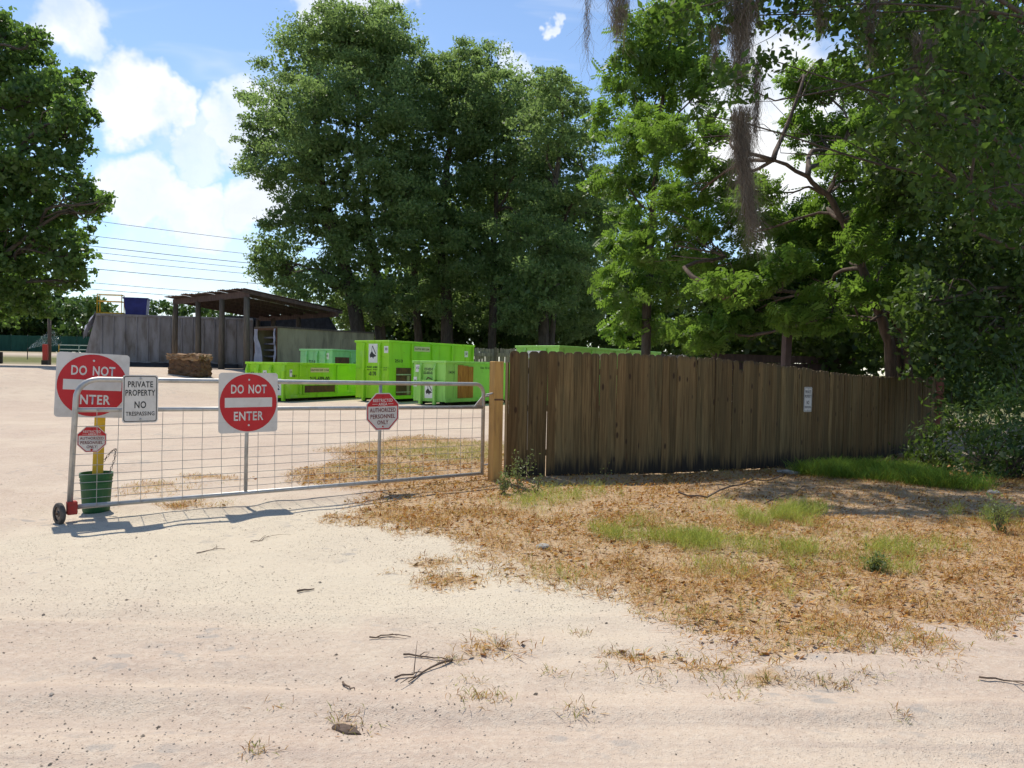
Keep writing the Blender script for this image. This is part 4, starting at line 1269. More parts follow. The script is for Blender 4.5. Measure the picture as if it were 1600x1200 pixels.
def ragged(x0, w0, w1, seed):
    rr = np.random.default_rng(seed); vs = []
    for i in range(9):
        s = i / 8
        for j in range(4):
            w = w0 + (w1 - w0) * (s if seed == 1 else abs(s - .4))
            vs.append((-.10 - .05 * math.sin(j * 2 + i) + rr.uniform(-.03, .03), x0 + w * j / 3 + rr.uniform(-.04, .04), HB - .05 - s * (HB - .35)))
    MB().add(vs, [(i * 4 + j, i * 4 + j + 1, i * 4 + j + 5, i * 4 + j + 4) for i in range(8) for j in range(3)]).build('tarp_strip', 'tarp', bt, smooth=True)
ragged(WB - .1, -.28, -.95, 1); ragged(.02, .12, .32, 2)

# brown bale
bq = gpt(297, 586)
bq = Vector((P(297, 580, 37).x, 37, 0)); bq.z = tz(bq.x, bq.y)
bale = empty('mulch_bale', bq, -.1, 'brown earthy block with a crumbling top coloured as if sunlit in front of the shed', 'bale')
def lumpy(a, b, n, amp, seed, name, mat, taper=0.0):
    bm = bmesh.new(); bmesh.ops.create_cube(bm, size=1)
    bmesh.ops.subdivide_edges(bm, edges=bm.edges, cuts=n, use_grid_fill=True)
    rr = np.random.default_rng(seed)
    for v in bm.verts:
        s = v.co.z + .5
        v.co = Vector((a[0] + (v.co.x + .5) * (b[0] - a[0]), a[1] + (v.co.y + .5) * (b[1] - a[1]), a[2] + s * (b[2] - a[2])))
        k = 1 - taper * s
        v.co.x *= k; v.co.y *= k
        v.co += Vector(rr.normal(size=3)) * amp
    me = bpy.data.meshes.new(name); bm.to_mesh(me); bm.free()
    return link(name, me, mat, bale)
lumpy((-.82, -.6, -.05), (.82, .6, .78), 9, .035, 1, 'block', 'mulch', .06)
lumpy((-.84, -.64, .76), (.82, .64, 1.02), 9, .04, 2, 'top_layer', 'mulch_sunlit', .03)

# ================================================================== FAR LEFT
q = P(20, 536, 86); z0 = tz(q.x, q.y)
gf = empty('screen_fence', (P(-60, 536, 86).x, 86, z0), 0, 'green windscreen fence at the far left under dark trees', 'fence')
for k in range(8):
    MB().box((k * 1.9, 0, .05), (k * 1.9 + 1.87, .03, 1.85)).build('screen_panel', 'green_screen', gf)
    MB().tube([(k * 1.9 - .015, .06, 0), (k * 1.9 - .015, .06, 1.95)], .03, 6).build('post', 'galvanised', gf)
q = P(77, 497, 56); zb = tz(q.x, q.y)
o = MB().tube([(0, 0, -.2), (.03, 0, 1.7), (0, 0, q.z - zb)], [.14, .13, .12], 10).build('dark_post', 'pole_wood', smooth=True)
o.location = (q.x, q.y, zb); tag(o, 'dark round post standing left of the grey trailer', 'post')
q = P(71, 533, 55.6); zb = tz(q.x, q.y)
rb = empty('red_box', (q.x, q.y, zb), .2, 'small dull red box on a stand beside the dark post', 'box')
MB().box((-.17, -.12, .35), (.17, .12, 1.55)).build('case', 'red_paint', rb, bevel=.02); MB().box((-.22, -.16, 0), (.22, .16, .345)).build('stand', 'dark_steel', rb)
q = P(92, 556, 60); zb = tz(q.x, q.y)
pg = empty('pipe_gate', (q.x, q.y, zb), .15, 'pale green pipe gate between dark post and grey trailer', 'gate')
for z in (.35, .75, 1.15, 1.5): MB().tube([(0, 0, z), (3.0, 0, z)], .035, 6).build('rail', 'pale_pipe', pg)
for x in (0, 1.5, 3.0): MB().tube([(x, 0, 0), (x, 0, 1.55)], .04, 6).build('upright', 'yellow_paint' if x == 0 else 'pale_pipe', pg)
q = P(2, 545, 58); zb = tz(q.x, q.y)
o = MB().lathe([(0, 0), (.30, 0), (.32, .05), (.32, .4), (.30, .42), (.32, .45), (.32, .85), (.30, .9), (0, .9)], 18).build('dark_drum', 'dark_steel')
o.location = (q.x - .25, q.y, zb); tag(o, 'dark drum cut by the left edge of the view', 'drum')
q = P(43, 547, 66); zb = tz(q.x, q.y)
spk = empty('sprinkler', (q.x, q.y, zb), 0, 'thin sprinkler riser at far left throwing a fan of water', 'sprinkler')
hs = q.z - zb
MB().tube([(0, 0, 0), (0, 0, hs)], .035, 6).build('riser', 'dark_steel', spk); MB().lathe([(0, 0), (.05, 0), (.06, .08), (.02, .14), (0, .14)], 8, 'z', (0, 0, hs)).build('nozzle', 'dark_steel', spk)
mt, t = new_mat('water_drops'); t.out((.75, .8, .84), .15, 0, None, .6)
rr = np.random.default_rng(5); n = 1700
an = rr.uniform(.25, .80, n); dist = rr.random(n) ** .6 * 3.1
cx = dist * np.cos(an); cz = hs + .1 + dist * np.sin(an) - .05 * dist ** 2; cy = rr.normal(0, .05, n) * dist
C = np.stack([cx, cy, cz], 1)
V, _ = leaf_faces(rr, C, .032, .6, 0)
tag(link('water_spray', np_mesh('water_spray', V, 4, None, 'water_drops'), None, spk), kind='stuff')

# power lines between two poles
pl0, pl1 = P(150, 345, 80), P(404, 370, 91)
dirl = Vector((pl1.x - pl0.x, pl1.y - pl0.y, 0)).normalized()
a0, a1 = pl0 - dirl * 13, pl0 + dirl * 42
names = ('topmost', 'second', 'third', 'fourth', 'fifth', 'sixth', 'seventh', 'lowest')
for i, y_ in enumerate((343, 367, 383, 392, 402, 418, 440, 450)):
    z = P(150, y_, 80).z
    pts = []
    for k in range(25):
        s = k / 24
        p_ = a0.lerp(a1, s)
        pts.append(Vector((p_.x, p_.y, z + .35 * ((2 * s - 1) ** 2) - .25)) - a0)
    o = MB().tube(pts, .034 if i in (2, 5) else .026, 5).build('power_line', 'cable')
    o.location = a0
    tag(o, f'{names[i]} power line crossing the sky left of the oaks' , 'cable', 'power lines')
for p_, lb in ((a0, 'utility pole behind the big-leaved tree at left'), (a1, 'utility pole hidden behind the tall oaks')):
    zb = tz(p_.x, p_.y)
    up_ = empty('utility_pole', (p_.x, p_.y, zb), math.atan2(dirl.y, dirl.x) + math.pi / 2, lb, 'pole')
    MB().tube([(0, .2, -.3), (0, .2, 17.2 - zb)], [.18, .12], 10).build('shaft', 'pole_wood', up_)
    MB().box((-1.2, .02, 15.2 - zb), (1.2, .14, 15.4 - zb)).build('crossarm', 'pole_wood', up_)

# ================================================================== GATE
g0, g1 = Vector((-4.25, 7.2, 0)), Vector((-.40, 10.5, 0))
gu = (g1 - g0).normalized(); gang = math.atan2(gu.y, gu.x); GL = (g1 - g0).length
gate = empty('field_gate', (g0.x, g0.y, 0), gang, 'galvanised tube gate with wire mesh and a wheel, standing closed', 'gate')
def zl(s, l, r_): return l + (r_ - l) * s / GL
def rail_bot(s): return zl(s, .155, .085)
def rail_mid(s): return zl(s, 1.10, 1.02)
def rail_top(s): return zl(s, 1.395, 1.345)
# outer frame: left upright, bent corners, top rail, right upright
def arc(cx, cz, r_, a0_, a1_, n=7): return [(cx + r_ * math.cos(a0_ + (a1_ - a0_) * i / n), 0, cz + r_ * math.sin(a0_ + (a1_ - a0_) * i / n)) for i in range(n + 1)]
rb_ = .19
fr = [(0, 0, rail_bot(0) - .02)] + arc(rb_ + .03, rail_top(0) - rb_, rb_, math.pi, math.pi / 2) + arc(GL - .14, rail_top(GL) - .14, .14, math.pi / 2, 0) + [(GL, 0, rail_bot(GL) - .02)]
fr[0] = (-.02, 0, rail_bot(0) - .02)
MB().tube(fr, .0265, 12).build('frame', 'galvanised', gate, smooth=True)
MB().tube([(.02, 0, rail_bot(0)), (GL - .02, 0, rail_bot(GL))], .024, 12).build('bottom_rail', 'galvanised', gate, smooth=True)
MB().tube([(.02, 0, rail_mid(0)), (GL - .02, 0, rail_mid(GL))], .024, 12).build('middle_rail', 'galvanised', gate, smooth=True)
for s in (1.70, 3.40):
    MB().tube([(s, .002, rail_bot(s)), (s + .012, .002, rail_top(s))], .021, 10).build('upright', 'galvanised', gate, smooth=True)
rgt = random.Random(6)
nv = 25
for k in range(1, nv):
    s = GL * k / nv + rgt.uniform(-.006, .006)
    if min(abs(s - 1.70), abs(s - 3.4)) < .03: s += .05
    MB().tube([(s, -.028, rail_bot(s) - .01), (s + rgt.uniform(-.01, .01), -.026, .6), (s + rgt.uniform(-.004, .004), -.028, rail_mid(s) + .01)], .0032, 5).build('vertical_wire', 'wire', gate)
for z in (.24, .315, .39, .47, .56, .67, .80, .945):
    pts = []
    for k in range(9):
        s = GL * k / 8
        pts.append((s, -.0315, z + (rail_bot(s) - .155) + rgt.uniform(-.004, .004)))
    MB().tube(pts, .0032, 5).build('horizontal_wire', 'wire', gate)
MB().add([(GL - .16, -.006, rail_mid(GL) + .02), (GL - .02, -.006, rail_mid(GL) + .02), (GL - .02, -.006, rail_mid(GL) + .16), (GL - .16, .006, rail_mid(GL) + .02), (GL - .02, .006, rail_mid(GL) + .02), (GL - .02, .006, rail_mid(GL) + .16)],
         [(0, 1, 2), (5, 4, 3), (0, 3, 4, 1), (1, 4, 5, 2), (2, 5, 3, 0)]).build('corner_gusset', 'galvanised', gate)
for z in (.2, 1.17): MB().tube([(GL, 0, z), (GL + .17, .0, z + .01)], .012, 8).build('hinge_pin', 'galvanised', gate)
MB().box((-.045, -.036, .085), (.045, .036, .215)).build('wheel_bracket', 'red_paint', gate, bevel=.008)
wh = empty('wheel', (-.11, -.03, .118)); wh.parent = gate; wh.rotation_euler = (0, 0, R(12)); wh.scale = (.9, .9, .9); wh.location.z = .108
MB().lathe([(.075, -.022), (.105, -.026), (.118, -.016), (.12, 0), (.118, .016), (.105, .026), (.075, .022), (.075, -.022)], 24, 'x').build('tyre', 'rubber', wh, smooth=True)
MB().lathe([(0, -.018), (.03, -.024), (.035, -.012), (.074, -.010), (.074, .010), (.035, .012), (.03, .024), (0, .018)], 20, 'x').build('rim', 'chain_metal', wh)
MB().tube([(-.03, 0, 0), (.13, .02, 0.0)], .012, 8).build('axle', 'rust', wh)

# ------------------------------------------------------------------ signs
def rrect(w, h, r_, n=5):
    pts = []
    for cx, cz, a in ((w / 2 - r_, -h / 2 + r_, -90), (w / 2 - r_, h / 2 - r_, 0), (-w / 2 + r_, h / 2 - r_, 90), (-w / 2 + r_, -h / 2 + r_, 180)):
        for i in range(n + 1):
            an = R(a + 90 * i / n)
            pts.append((cx + r_ * math.cos(an), cz + r_ * math.sin(an)))
    return pts
def circ(r_, n=48): return [(r_ * math.cos(2 * math.pi * i / n), r_ * math.sin(2 * math.pi * i / n)) for i in range(n)]
def octo(r_): return [(r_ / math.cos(R(22.5)) * math.cos(R(22.5 + 45 * i)), r_ / math.cos(R(22.5)) * math.sin(R(22.5 + 45 * i))) for i in range(8)]


def bolt(root, x, z, mat='galvanised', r_=.011):
    MB().lathe([(0, -.010), (r_ * .6, -.009), (r_, -.006), (r_, -.002)], 10, 'y', (x, 0, z)).build('bolt', mat, root, smooth=True)


def do_not_enter(label, size):
    root = empty('do_not_enter_sign', (0, 0, 0), 0, label, 'sign', 'do not enter signs')
    s = size
    MB().prism(rrect(s, s, s * .055), 0, .003).build('plate', 'sign_white', root)
    MB().prism(circ(s * .482), -.0016, -.0004).build('red_disc', 'sign_red', root)
    MB().box((-s * .40, -.0030, -s * .075), (s * .40, -.0018, s * .085)).build('white_bar', 'sign_white', root)
    lettering('DO NOT', s * .150, 'sign_white', root, (0, -.0032, s * .228), s * .60, .022)
    lettering('ENTER', s * .150, 'sign_white', root, (0, -.0032, -s * .222), s * .50, .022)
    bolt(root, 0, s * .385, 'sign_white'); bolt(root, 0, -s * .375, 'sign_white')
    return root


def private_sign(label, w=.335, h=.485):
    root = empty('private_property_sign', (0, 0, 0), 0, label, 'sign', 'private property signs')
    MB().prism(rrect(w, h, .03), 0, .003).build('plate', 'sign_white', root)
    o_, i_ = rrect(w - .022, h - .022, .024), rrect(w - .038, h - .038, .018)
    n = len(o_)
    MB().add([(x, -.0012, z) for x, z in o_] + [(x, -.0012, z) for x, z in i_], [(k, (k + 1) % n, (k + 1) % n + n, k + n) for k in range(n)]).build('border', 'sign_black', root)
    for tx, z, hh, ww in (('PRIVATE', .148, .062, .235), ('PROPERTY', .062, .062, .280), ('NO', -.060, .072, .110), ('TRESPASSING', -.150, .042, .270)):
        lettering(tx, hh * h / .485, 'sign_black', root, (0, -.0014, z * h / .485), ww * w / .335, .02)
    bolt(root, 0, h * .425); bolt(root, 0, -h * .425)
    return root


def restricted_sign(label, s):
    root = empty('restricted_area_sign', (0, 0, 0), 0, label, 'sign', 'restricted area signs')
    MB().prism(octo(s / 2), 0, .003).build('plate', 'sign_white', root)
    o_, i_ = octo(s * .475), octo(s * .445)
    MB().add([(x, -.0012, z) for x, z in o_] + [(x, -.0012, z) for x, z in i_], [(k, (k + 1) % 8, (k + 1) % 8 + 8, k + 8) for k in range(8)]).build('border', 'sign_red', root)
    q = s * .447; c_ = q * math.tan(R(22.5))
    MB().prism([(-q, s * .145), (q, s * .145), (q, c_), (c_, q), (-c_, q), (-q, c_)], -.0022, -.0014).build('red_band', 'sign_red', root)
    lettering('RESTRICTED', s * .085, 'sign_white', root, (0, -.0026, s * .305), s * .60, .02)
    lettering('AREA', s * .075, 'sign_white', root, (0, -.0026, s * .205), s * .28, .02)
    for x in (-.24, .24): MB().box((s * (x - .08), -.0030, s * .20), (s * (x + .08), -.0023, s * .212)).build('dash', 'sign_white', root)
    for tx, z, ww in (('AUTHORIZED', .045, .80), ('PERSONNEL', -.125, .76), ('ONLY', -.285, .34)):
        lettering(tx, s * .115, 'sign_maroon', root, (0, -.0026, z * s), ww * s, .016)
    bolt(root, 0, s * .41, 'sign_red'); bolt(root, 0, -s * .40, 'sign_red')
    return root


def on_gate(sg, px, py, dist_front=.034, tilt=0.0):
    """hang a sign on the gate plane where that pixel's ray meets it"""
    v = ray(px, py); nrm = Vector((gu.y, -gu.x, 0))
    q = CAM + v * ((g0 - CAM).dot(nrm) / v.dot(nrm))
    sg.location = q + nrm * dist_front
    sg.rotation_euler = (0, tilt, gang)
on_gate(do_not_enter('red and white DO NOT ENTER sign hung on the gate', .665), 387, 629, .034, R(0))
on_gate(private_sign('white PRIVATE PROPERTY NO TRESPASSING sign hung on the gate'), 218, 623, .034, R(.3))
on_gate(restricted_sign('larger octagonal RESTRICTED AREA sign on the gate upright'  , .47), 596, 643, .034, R(-.5))

# yellow post in a green bucket, with its own signs
bk = gpt(140, 803); bk = Vector((bk.x, bk.y + .12, float(gz_at(bk.x, bk.y))))
bucket = empty('green_bucket', bk, 0, 'dark green plastic bucket weighting the yellow sign post', 'bucket')
MB().lathe([(0, 0), (.122, 0), (.128, .02), (.150, .36), (.158, .365), (.158, .41), (.147, .41), (.14, .36), (.118, .04)], 28).build('tub', 'green_plastic', bucket, smooth=False)
MB().lathe([(0, .33), (.138, .33)], 28).build('concrete_fill', 'concrete', bucket)
for z in (.30, .33): MB().lathe([(.146, z), (.153, z + .004), (.153, z + .012), (.147, z + .016)], 28).build('hoop', 'green_plastic', bucket)
ypost = MB().box((-.05, -.05, .34), (.05, .05, 1.43)).build('yellow_post', 'yellow_paint', bevel=.006)
ypost.location = bk + Vector((.0, 0.0, 0)); ypost.rotation_euler = (R(-.5), R(1.8), R(28))
tag(ypost, 'square yellow post standing in the green bucket', 'post')
pts = [Vector((.06, .02, .52)), Vector((.13, .03, .62)), Vector((.19, .02, .66)), Vector((.20, -.02, .55)), Vector((.17, -.06, .42))]
ch = empty('chain', bk, 0, 'short slack chain beside the yellow post', 'chain')
for a, b in zip(pts, pts[1:]):
    n_ = max(2, int((b - a).length / .028))
    for i in range(n_):
        c = a.lerp(b, (i + .5) / n_); dr = (b - a).normalized(); sd_ = dr.orthogonal().normalized()
        if i % 2: sd_ = dr.cross(sd_)
        ring = [c + dr * .017 * math.cos(k * math.pi / 4) + sd_ * .010 * math.sin(k * math.pi / 4) for k in range(9)]
        MB().tube(ring, .0035, 4, caps=False).build('link', 'chain_metal', ch)
face = math.atan2(bk.y, bk.x) - math.pi / 2
vdir = Vector((bk.x, bk.y, 0)).normalized()
s1 = do_not_enter('DO NOT ENTER sign on the yellow post, partly behind the gate', .655)
q = P(145, 602, bk.y - .08); s1.location = q - vdir * .05; s1.rotation_euler = (R(-1), R(2.3), face + R(4))
s2 = restricted_sign('smaller octagonal RESTRICTED AREA sign on the yellow post', .265)
q = P(143.5, 686, bk.y - .08); s2.location = q - vdir * .04; s2.rotation_euler = (0, R(1.0), face)

# timber gate post
gp = gpt(773, 751)
root = empty('gate_post', gp, R(33), 'thick orange-brown timber post carrying the gate hinges', 'post')
MB().box((-.074, -.074, -.2), (.074, .074, 1.66)).build('timber', 'new_timber', root, bevel=.008)
MB().box((-.075, -.0765, 1.12), (.075, -.0745, 1.145)).build('saw_mark', 'rust', root)
MB().tube([(-.18, -.03, 1.20), (-.05, -.02, 1.22)], .014, 8).build('hinge_bolt', 'galvanised', root)

# sign on the plank fence
best = min(path, key=lambda it: abs((it[0].x / it[0].y) - ray(1258, 624).x / ray(1258, 624).y))
ps = private_sign('narrow PRIVATE PROPERTY sign nailed to the plank fence', .30, .457)
qq, dr = best
ps.location = Vector((qq.x, qq.y, P(1258, 624, qq.y).z)) + Vector((dr.y, -dr.x, 0)) * .028
ps.rotation_euler = (0, R(1), math.atan2(dr.y, dr.x))

# ================================================================== GRASS, LITTER, WEEDS
rng = np.random.default_rng(77)
def fence_front(x, y):             # + in front of (camera side of) the plank fence line
    px_ = np.array([q.x for q, _ in path]); py_ = np.array([q.y for q, _ in path])
    return np.interp(x, px_, py_) - y

def sample_area(n, x0, x1, y0, y1):
    return rng.uniform(x0, x1, n), rng.uniform(y0, y1, n)

GREEN = [(*gpt(a, b)[:2], r_, w) for a, b, r_, w in ((1000, 835, .5, 1), (1090, 850, .38, 1), (1225, 872, .45, 1), (1210, 812, .5, .9), (1145, 800, .45, .8), (1250, 800, .35, .8), (1110, 895, .3, .5), (1260, 930, .28, .5), (1180, 975, .2, .5), (1370, 890, .3, .9),
                                                   (1380, 860, .35, .6), (900, 775, .6, .45), (830, 790, .5, .35), (1560, 815, .5, .8), (880, 900, .3, .25), (1480, 865, .3, .5))]
BEHIND = [(*gpt(a, b)[:2], r_, w) for a, b, r_, w in ((690, 710, 1.5, .95), (600, 735, 1.0, .6), (740, 700, 1.5, .9))]
LUSH = [(*gpt(a, b)[:2], r_) for a, b, r_ in ((1330, 745, .7), (1400, 750, .75), (1460, 756, .7), (1360, 735, .7), (1290, 742, .5), (1505, 762, .5))]

PAL = np.array([(.60, .375, .11), (.49, .245, .065), (.34, .14, .038), (.66, .48, .20), (.54, .305, .085), (.16, .08, .03)])
def tones(n, green):
    base = PAL[rng.choice(len(PAL), n, p=[.24, .25, .20, .10, .13, .08])] * rng.uniform(.75, 1.2, (n, 1))
    g = np.array((.34, .37, .08)) * rng.uniform(.65, 1.3, (n, 1)) + np.array((.06, .02, 0)) * rng.random((n, 1))
    isg = rng.random(n) < green
    base[isg] = g[isg]
    return base, isg

def blades(x, y, h, lean, wid, col, name, label):
    n = len(x)
    z = gz_at(x, y)
    az = rng.uniform(0, 6.283, n)
    B_ = np.stack([x, y, z - .004], 1)
    dirv = np.stack([np.cos(az) * np.sin(lean), np.sin(az) * np.sin(lean), np.cos(lean)], 1)
    a2 = rng.uniform(0, 6.283, n)
    side = np.stack([np.cos(a2), np.sin(a2), np.zeros(n)], 1)
    w = wid[:, None]
    mid = B_ + dirv * (h * .55)[:, None]
    tip = B_ + dirv * (h)[:, None] + np.stack([np.cos(az), np.sin(az), -np.ones(n) * .6], 1) * (h * .22)[:, None]
    tip[:, 2] = np.maximum(tip[:, 2], z + .004)
    V = np.stack([B_, mid + side * w, tip, mid - side * w], 1)
    c4 = np.concatenate([np.clip(col, 0, 1), np.ones((n, 1))], 1)
    me = np_mesh(name, V.reshape(-1, 3), 4, {'tone': ('FLOAT_COLOR', np.repeat(c4, 4, 0))}, 'grass_blades')
    return tag(link(name, me, None), label, kind='stuff')

def green_w(x, y):
    g = np.full(len(x), .03) + .14 * sstep(.52, .72, fnoise(x, y, 1.3, 40))
    for bx, by, r_, w in GREEN: g = np.maximum(g, .35 * w * sstep(1.0, .25, np.hypot(x - bx, y - by) / r_))
    for bx, by, r_, w in BEHIND: g = np.maximum(g, w * sstep(1.0, .3, np.hypot((x - bx) / 1.2, (y - by) / 1.0) / r_))
    return g

def make_dry(n, x0, x1, y0, y1, name, label):
    x, y = sample_area(n, x0, x1, y0, y1)
    m_ = litter(x, y)
    clump = sstep(.36, .62, fnoise(x, y, .22, 50))
    edge = sstep(.45, .95, m_)
    dens = np.clip(edge * (.35 + .65 * clump) + .55 * clump * sstep(.42, .55, m_), 0, 1)
    dens *= .5 + .5 * sstep(.36, .56, fnoise(x, y, .8, 57))
    dens *= np.where(x > 0, sstep(-.02, .05, fence_front(x, y)), 1)
    k = rng.random(n) < dens
    x, y, m_ = x[k], y[k], m_[k]
    g = green_w(x, y)
    col, isg = tones(len(x), g)
    up_ = rng.random(len(x)) < .30
    h = np.where(up_, rng.uniform(.02, .085, len(x)) * (.6 + .8 * fnoise(x, y, .35, 53)), rng.uniform(.02, .11, len(x)))
    h = np.where(isg, rng.uniform(.03, .085, len(x)) * (1 + .4 * g), h)
    lean = np.where(up_ | isg, rng.uniform(.15, .9, len(x)), rng.uniform(1.2, 1.55, len(x)))
    blades(x, y, h, lean, np.where(isg, rng.uniform(.0010, .0024, len(x)), rng.uniform(.0012, .0034, len(x))) * (1 + y * .03), col, name, label)
make_dry(420000, -6.0, 9.5, 3.9, 8.2, 'dry_grass', 'dry straw-brown grass and litter in front of the fence')
make_dry(330000, -6.0, 11.5, 8.2, 17.5, 'dry_grass', 'dry grass with green patches along gate and fence')

# broad dead leaves lying in the litter
n = 60000
x, y = sample_area(n, -3.6, 10.5, 4.0, 13.6)
k = rng.random(n) < sstep(.45, .85, litter(x, y)) * np.where(x > 0, sstep(0, .05, fence_front(x, y)), 1) * (.2 + .8 * sstep(.4, .6, fnoise(x, y, .6, 61))) * .8
x, y = x[k], y[k]
C = np.stack([x, y, gz_at(x, y) + rng.uniform(.006, .03, len(x))], 1)
V, _ = leaf_faces(rng, C, .045, .45, 2.2, 0)
col = PAL[rng.choice(6, len(x), p=[.22, .28, .26, .08, .10, .06])] * rng.uniform(.6, 1.15, (len(x), 1))
tag(link('leaf_litter', np_mesh('leaf_litter', V, 4, {'tone': ('FLOAT_COLOR', np.repeat(np.concatenate([col, np.ones((len(x), 1))], 1), 4, 0))}, 'grass_blades'), None), 'fallen brown leaves scattered through the dry grass', kind='stuff')

# upright pale green weeds
xs_, ys_, gs_ = [], [], []
for bx, by, r_, w in GREEN:
    n_ = int(16000 * r_ * r_ * w)
    a = rng.uniform(0, 6.283, n_); q = rng.random(n_) ** .7 * r_ * .9
    xs_.append(bx + np.cos(a) * q * 1.15); ys_.append(by + np.sin(a) * q)
x, y = np.concatenate(xs_), np.concatenate(ys_)
k = rng.random(len(x)) < sstep(.47, .62, fnoise(x, y, .22, 66))
x, y = x[k], y[k]
col = np.array((.36, .42, .085)) * rng.uniform(.7, 1.35, (len(x), 1)) + np.array((.08, .04, .0)) * rng.random((len(x), 1))
blades(x, y, rng.uniform(.05, .24, len(x)) , rng.uniform(.05, .75, len(x)), rng.uniform(.0010, .0022, len(x)), col, 'weeds', 'pale green weedy tufts standing in the dry grass')
# lush strip at the shaded end of the fence
xs_, ys_ = [], []
for bx, by, r_ in LUSH:
    n_ = int(9000 * r_ * r_)
    a = rng.uniform(0, 6.283, n_); q = np.sqrt(rng.random(n_)) * r_
    xs_.append(bx + np.cos(a) * q * 1.25); ys_.append(by + np.sin(a) * q * .8)
x, y = np.concatenate(xs_), np.concatenate(ys_)
k = (fence_front(x, y) > .05) & (rng.random(len(x)) < sstep(.30, .58, fnoise(x, y, .45, 68)))
x, y = x[k], y[k]
col = np.array((.135, .25, .035)) * rng.uniform(.5, 1.3, (len(x), 1)) + np.array((.12, .08, .0)) * rng.random((len(x), 1))
blades(x, y, rng.uniform(.08, .34, len(x)) * (.5 + fnoise(x, y, .5, 69)), rng.uniform(.05, .9, len(x)), rng.uniform(.003, .006, len(x)), col, 'lush_grass', 'long bright green grass at the shaded end of the fence')
# sparse tufts out on the sand
xs_, ys_ = [], []
TUFT = [(1065, 1030), (1145, 1088), (1180, 1070), (1200, 1065), (1465, 1043), (905, 990), (940, 1050), (988, 1030), (1030, 1060), (865, 1053), (765, 992), (735, 1065), (755, 1090), (745, 1092), (705, 1032), (785, 1012), (430, 1105), (400, 1175), (535, 1120), (545, 1140), (1290, 1068),
        (1320, 1075), (1250, 1055), (1110, 1045), (1010, 1080), (1560, 1000), (1500, 1010), (960, 1020), (1415, 1120), (900, 1110), (1230, 1068), (1125, 1060), (1350, 1052)]
for a_, b_ in TUFT:
    q = gpt(a_, b_); n_ = int(rng.integers(15, 70)); s_ = rng.uniform(.02, .06)
    xs_.append(q.x + rng.normal(0, s_ * 1.3, n_)); ys_.append(q.y + rng.normal(0, s_, n_))
x, y = np.concatenate(xs_), np.concatenate(ys_)
col, _ = tones(len(x), np.full(len(x), .3))
blades(x, y, rng.uniform(.02, .07, len(x)), rng.uniform(.2, 1.4, len(x)), rng.uniform(.0015, .003, len(x)), col * .8, 'sand_tufts', 'small sparse tufts of grass out on the bare sand')

# gravel and crumbs on the sand
n = 26000
x = rng.uniform(-7, 7, n); y = 2.2 + 8.5 * rng.random(n) ** 1.3
k = (litter(x, y) < .5) & (fnoise(x, y, 1.5, 90) + rng.random(n) * .35 + .25 * sstep(3.2, 1.2, np.hypot((x + 1.1) * .62, y - 6.6)) > .72)
x, y = x[k], y[k]; n = len(x)
sz = rng.uniform(.002, .0055, n) * np.where(rng.random(n) < .02, 2.2, 1)
c = np.stack([x, y, gz_at(x, y) + sz * .3], 1)
ax = np.stack([np.cos(a := rng.uniform(0, 6.28, n)), np.sin(a), np.zeros(n)], 1) * sz[:, None] * rng.uniform(.8, 1.7, (n, 1)); ay = np.stack([-np.sin(a), np.cos(a), np.zeros(n)], 1) * sz[:, None]; az = np.zeros((n, 3)); az[:, 2] = sz * .7
tri = []
for s1_, s2_ in ((1, 1), (1, -1), (-1, -1), (-1, 1)):
    p1, p2 = (ax * s1_, ay * s2_) if s1_ == s2_ else (ay * s2_, ax * s1_)
    tri.append(np.stack([c + p1, c + p2, c + az], 1))
V = np.stack(tri, 1).reshape(-1, 3)
col = np.array([(.30, .25, .20), (.42, .36, .30), (.20, .165, .13), (.52, .46, .39)])[rng.choice(4, n, p=[.25, .25, .3, .2])]
tag(link('gravel', np_mesh('gravel', V, 3, {'tone': ('FLOAT_COLOR', np.repeat(np.concatenate([col, np.ones((n, 1))], 1), 12, 0))}, 'grass_blades'), None), 'small grit and gravel strewn over the sand', kind='stuff')


# weedy plants
def weed(label, px, py, h, n, seed, leafsz=.035):
    rr = np.random.default_rng(seed)
    q = gpt(px, py)
    root = empty('weed_plant', q, 0, label, 'plant', 'weeds by the fence')
    cs = []
    mb = MB()
    for i in range(9):
        a, ln = rr.uniform(0, 6.28), rr.uniform(.1, .4) * h
        tip = np.array((math.cos(a) * ln, math.sin(a) * ln, h * rr.uniform(.45, 1.0)))
        pts = wander((0, 0, 0), tip, 4, .08, rr)
        mb.tube([Vector(p_) for p_ in pts], [.004, .0035, .003, .002, .001], 4, caps=False)
        for _ in range(n // 9):
            s = rr.uniform(.15, 1); j = min(3, int(s * 4)); f_ = s * 4 - j
            cs.append(np.array(pts[j]) * (1 - f_) + np.array(pts[j + 1]) * f_ + rr.normal(0, .035, 3))
    mb.build('stems', 'twig', root)
    C_ = np.array(cs); C_[:, 2] = np.maximum(C_[:, 2], .01)
    V_, _ = leaf_faces(rr, C_, leafsz, .5, .8)
    link('leaves', np_mesh('leaves', V_, 4, {'tint': ('FLOAT', np.repeat(rr.random(len(C_)), 4))}, 'weed_leaf'), None, root)
weed('leafy grey-green weed between gate post and fence end', 810, 771, .55, 380, 1, .032)
weed('leafy weed at the foot of the gate post', 788, 772, .34, 320, 2, .034)
weed('small low weed against the fence, right of the leafy one', 838, 772, .28, 160, 3, .03)
weed('single sprig against the foot of the fence', 943, 756, .26, 70, 4, .025)
weed('low clover-like weed in the dry grass at right', 1368, 892, .14, 420, 5, .03)
weed('spindly weed in front of the right-edge bush', 1560, 830, .40, 320, 6, .035)


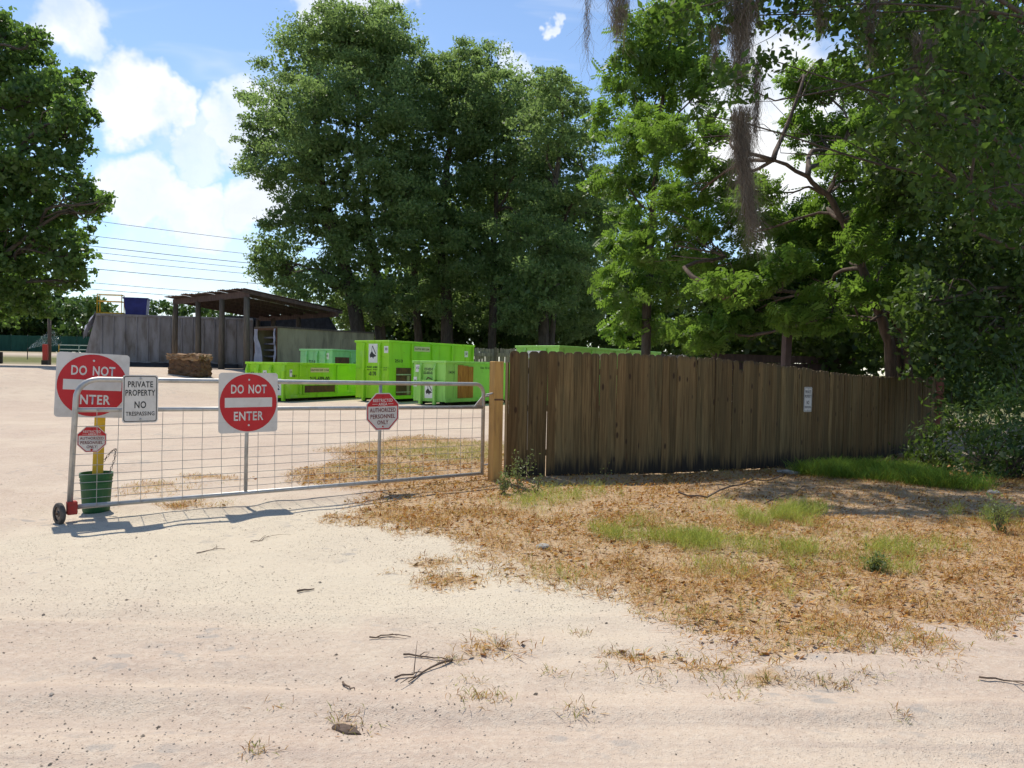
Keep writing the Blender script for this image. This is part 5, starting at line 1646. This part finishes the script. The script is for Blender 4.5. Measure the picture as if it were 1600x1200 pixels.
# sticks
def twig(label, pts_px, r_, seed, side=2, lift=.01):
    rr = np.random.default_rng(seed)
    w = [gpt(*q) for q in pts_px]
    o0 = w[0].copy()
    fine = []
    for a, b in zip(w, w[1:]):
        for s in (0, .33, .66):
            c = a.lerp(b, s); fine.append(c - o0 + Vector((rr.normal(0, .006), rr.normal(0, .006), r_ + lift * rr.random())))
    fine.append(w[-1] - o0 + Vector((0, 0, r_)))
    n_ = len(fine)
    mb = MB().tube(fine, [r_ * (1 - .7 * i / n_) for i in range(n_)], 6)
    for _ in range(side):
        i = int(rr.integers(1, n_ - 1)); dr = (fine[i] - fine[i - 1]).normalized()
        tip = fine[i] + (dr + Vector((rr.normal(0, .7), rr.normal(0, .7), .1))) * rr.uniform(.08, .2)
        mb.tube([fine[i], fine[i].lerp(tip, .5) + Vector((0, 0, .01)), tip], [r_ * .5, r_ * .4, r_ * .2], 5)
    o = mb.build('fallen_stick', 'twig', smooth=True); o.location = o0
    return tag(o, label, 'stick', 'sticks on the ground')
twig('forked stick lying across the sand, its thick end by a dry tuft', [(706, 1034), (672, 1047), (638, 1068)], .008, 1, 1)
twig('straight thin stick just above the forked one', [(630, 1026), (668, 1029), (702, 1033)], .006, 2, 1)
twig('thin stick lying left of the forked stick', [(614, 1061), (640, 1057), (662, 1052)], .006, 3, 1)
twig('slender stick lying alone above the forked stick', [(578, 999), (605, 995), (642, 996)], .005, 4, 2)
twig('stubby thick stick alone on the sand below the gate', [(466, 926), (491, 922)], .009, 5, 0)
twig('small curved stick lowest of the sticks on the sand', [(533, 1070), (545, 1077), (554, 1079)], .006, 6, 0)
twig('thin stick at the right edge of the sand', [(1530, 1062), (1570, 1066), (1602, 1068)], .006, 7, 1)
twig('thin twig in front of the gate', [(310, 865), (330, 860), (352, 858)], .004, 8, 2)
twig('second thin twig in front of the gate, further right', [(392, 848), (410, 845), (420, 838)], .004, 9, 2)
twig('long dead branch lying in the dry grass before the fence', [(1060, 776), (1105, 781), (1160, 760), (1215, 752), (1240, 730)], .014, 10, 7, .06)
twig('bare dead branch in the grass right of the long one', [(1195, 792), (1230, 778), (1262, 760)], .009, 11, 6, .05)


def chunk(name, label, px, py, s, mat, seed, cat):
    bm = bmesh.new(); bmesh.ops.create_icosphere(bm, subdivisions=2, radius=1)
    rr = np.random.default_rng(seed)
    for v in bm.verts:
        k = 1 + rr.normal(0, .10)
        v.co = Vector((v.co.x * s[0] * k, v.co.y * s[1] * k, v.co.z * s[2] * k))
    me = bpy.data.meshes.new(name); bm.to_mesh(me); bm.free()
    q = gpt(px, py); o = link(name, me, mat); o.location = q + Vector((0, 0, s[2] * .5)); o.rotation_euler = (0, 0, rr.uniform(0, 3))
    return tag(o, label, cat)
chunk('broken_block', 'pale reddish broken block at the foot of the fence', 1232, 741, (.20, .07, .05), 'stone', 3, 'block')
chunk('bark_piece', 'curled piece of bark on the sand near the bottom edge', 541, 1142, (.035, .075, .012), 'warm_bark', 4, 'bark')
chunk('grey_stone', 'grey stone lying in the dry grass', 848, 856, (.07, .05, .025), 'stone', 5, 'stone')
chunk('grey_stone', 'small stone in the dry grass at right', 1552, 772, (.08, .05, .04), 'stone', 6, 'stone')
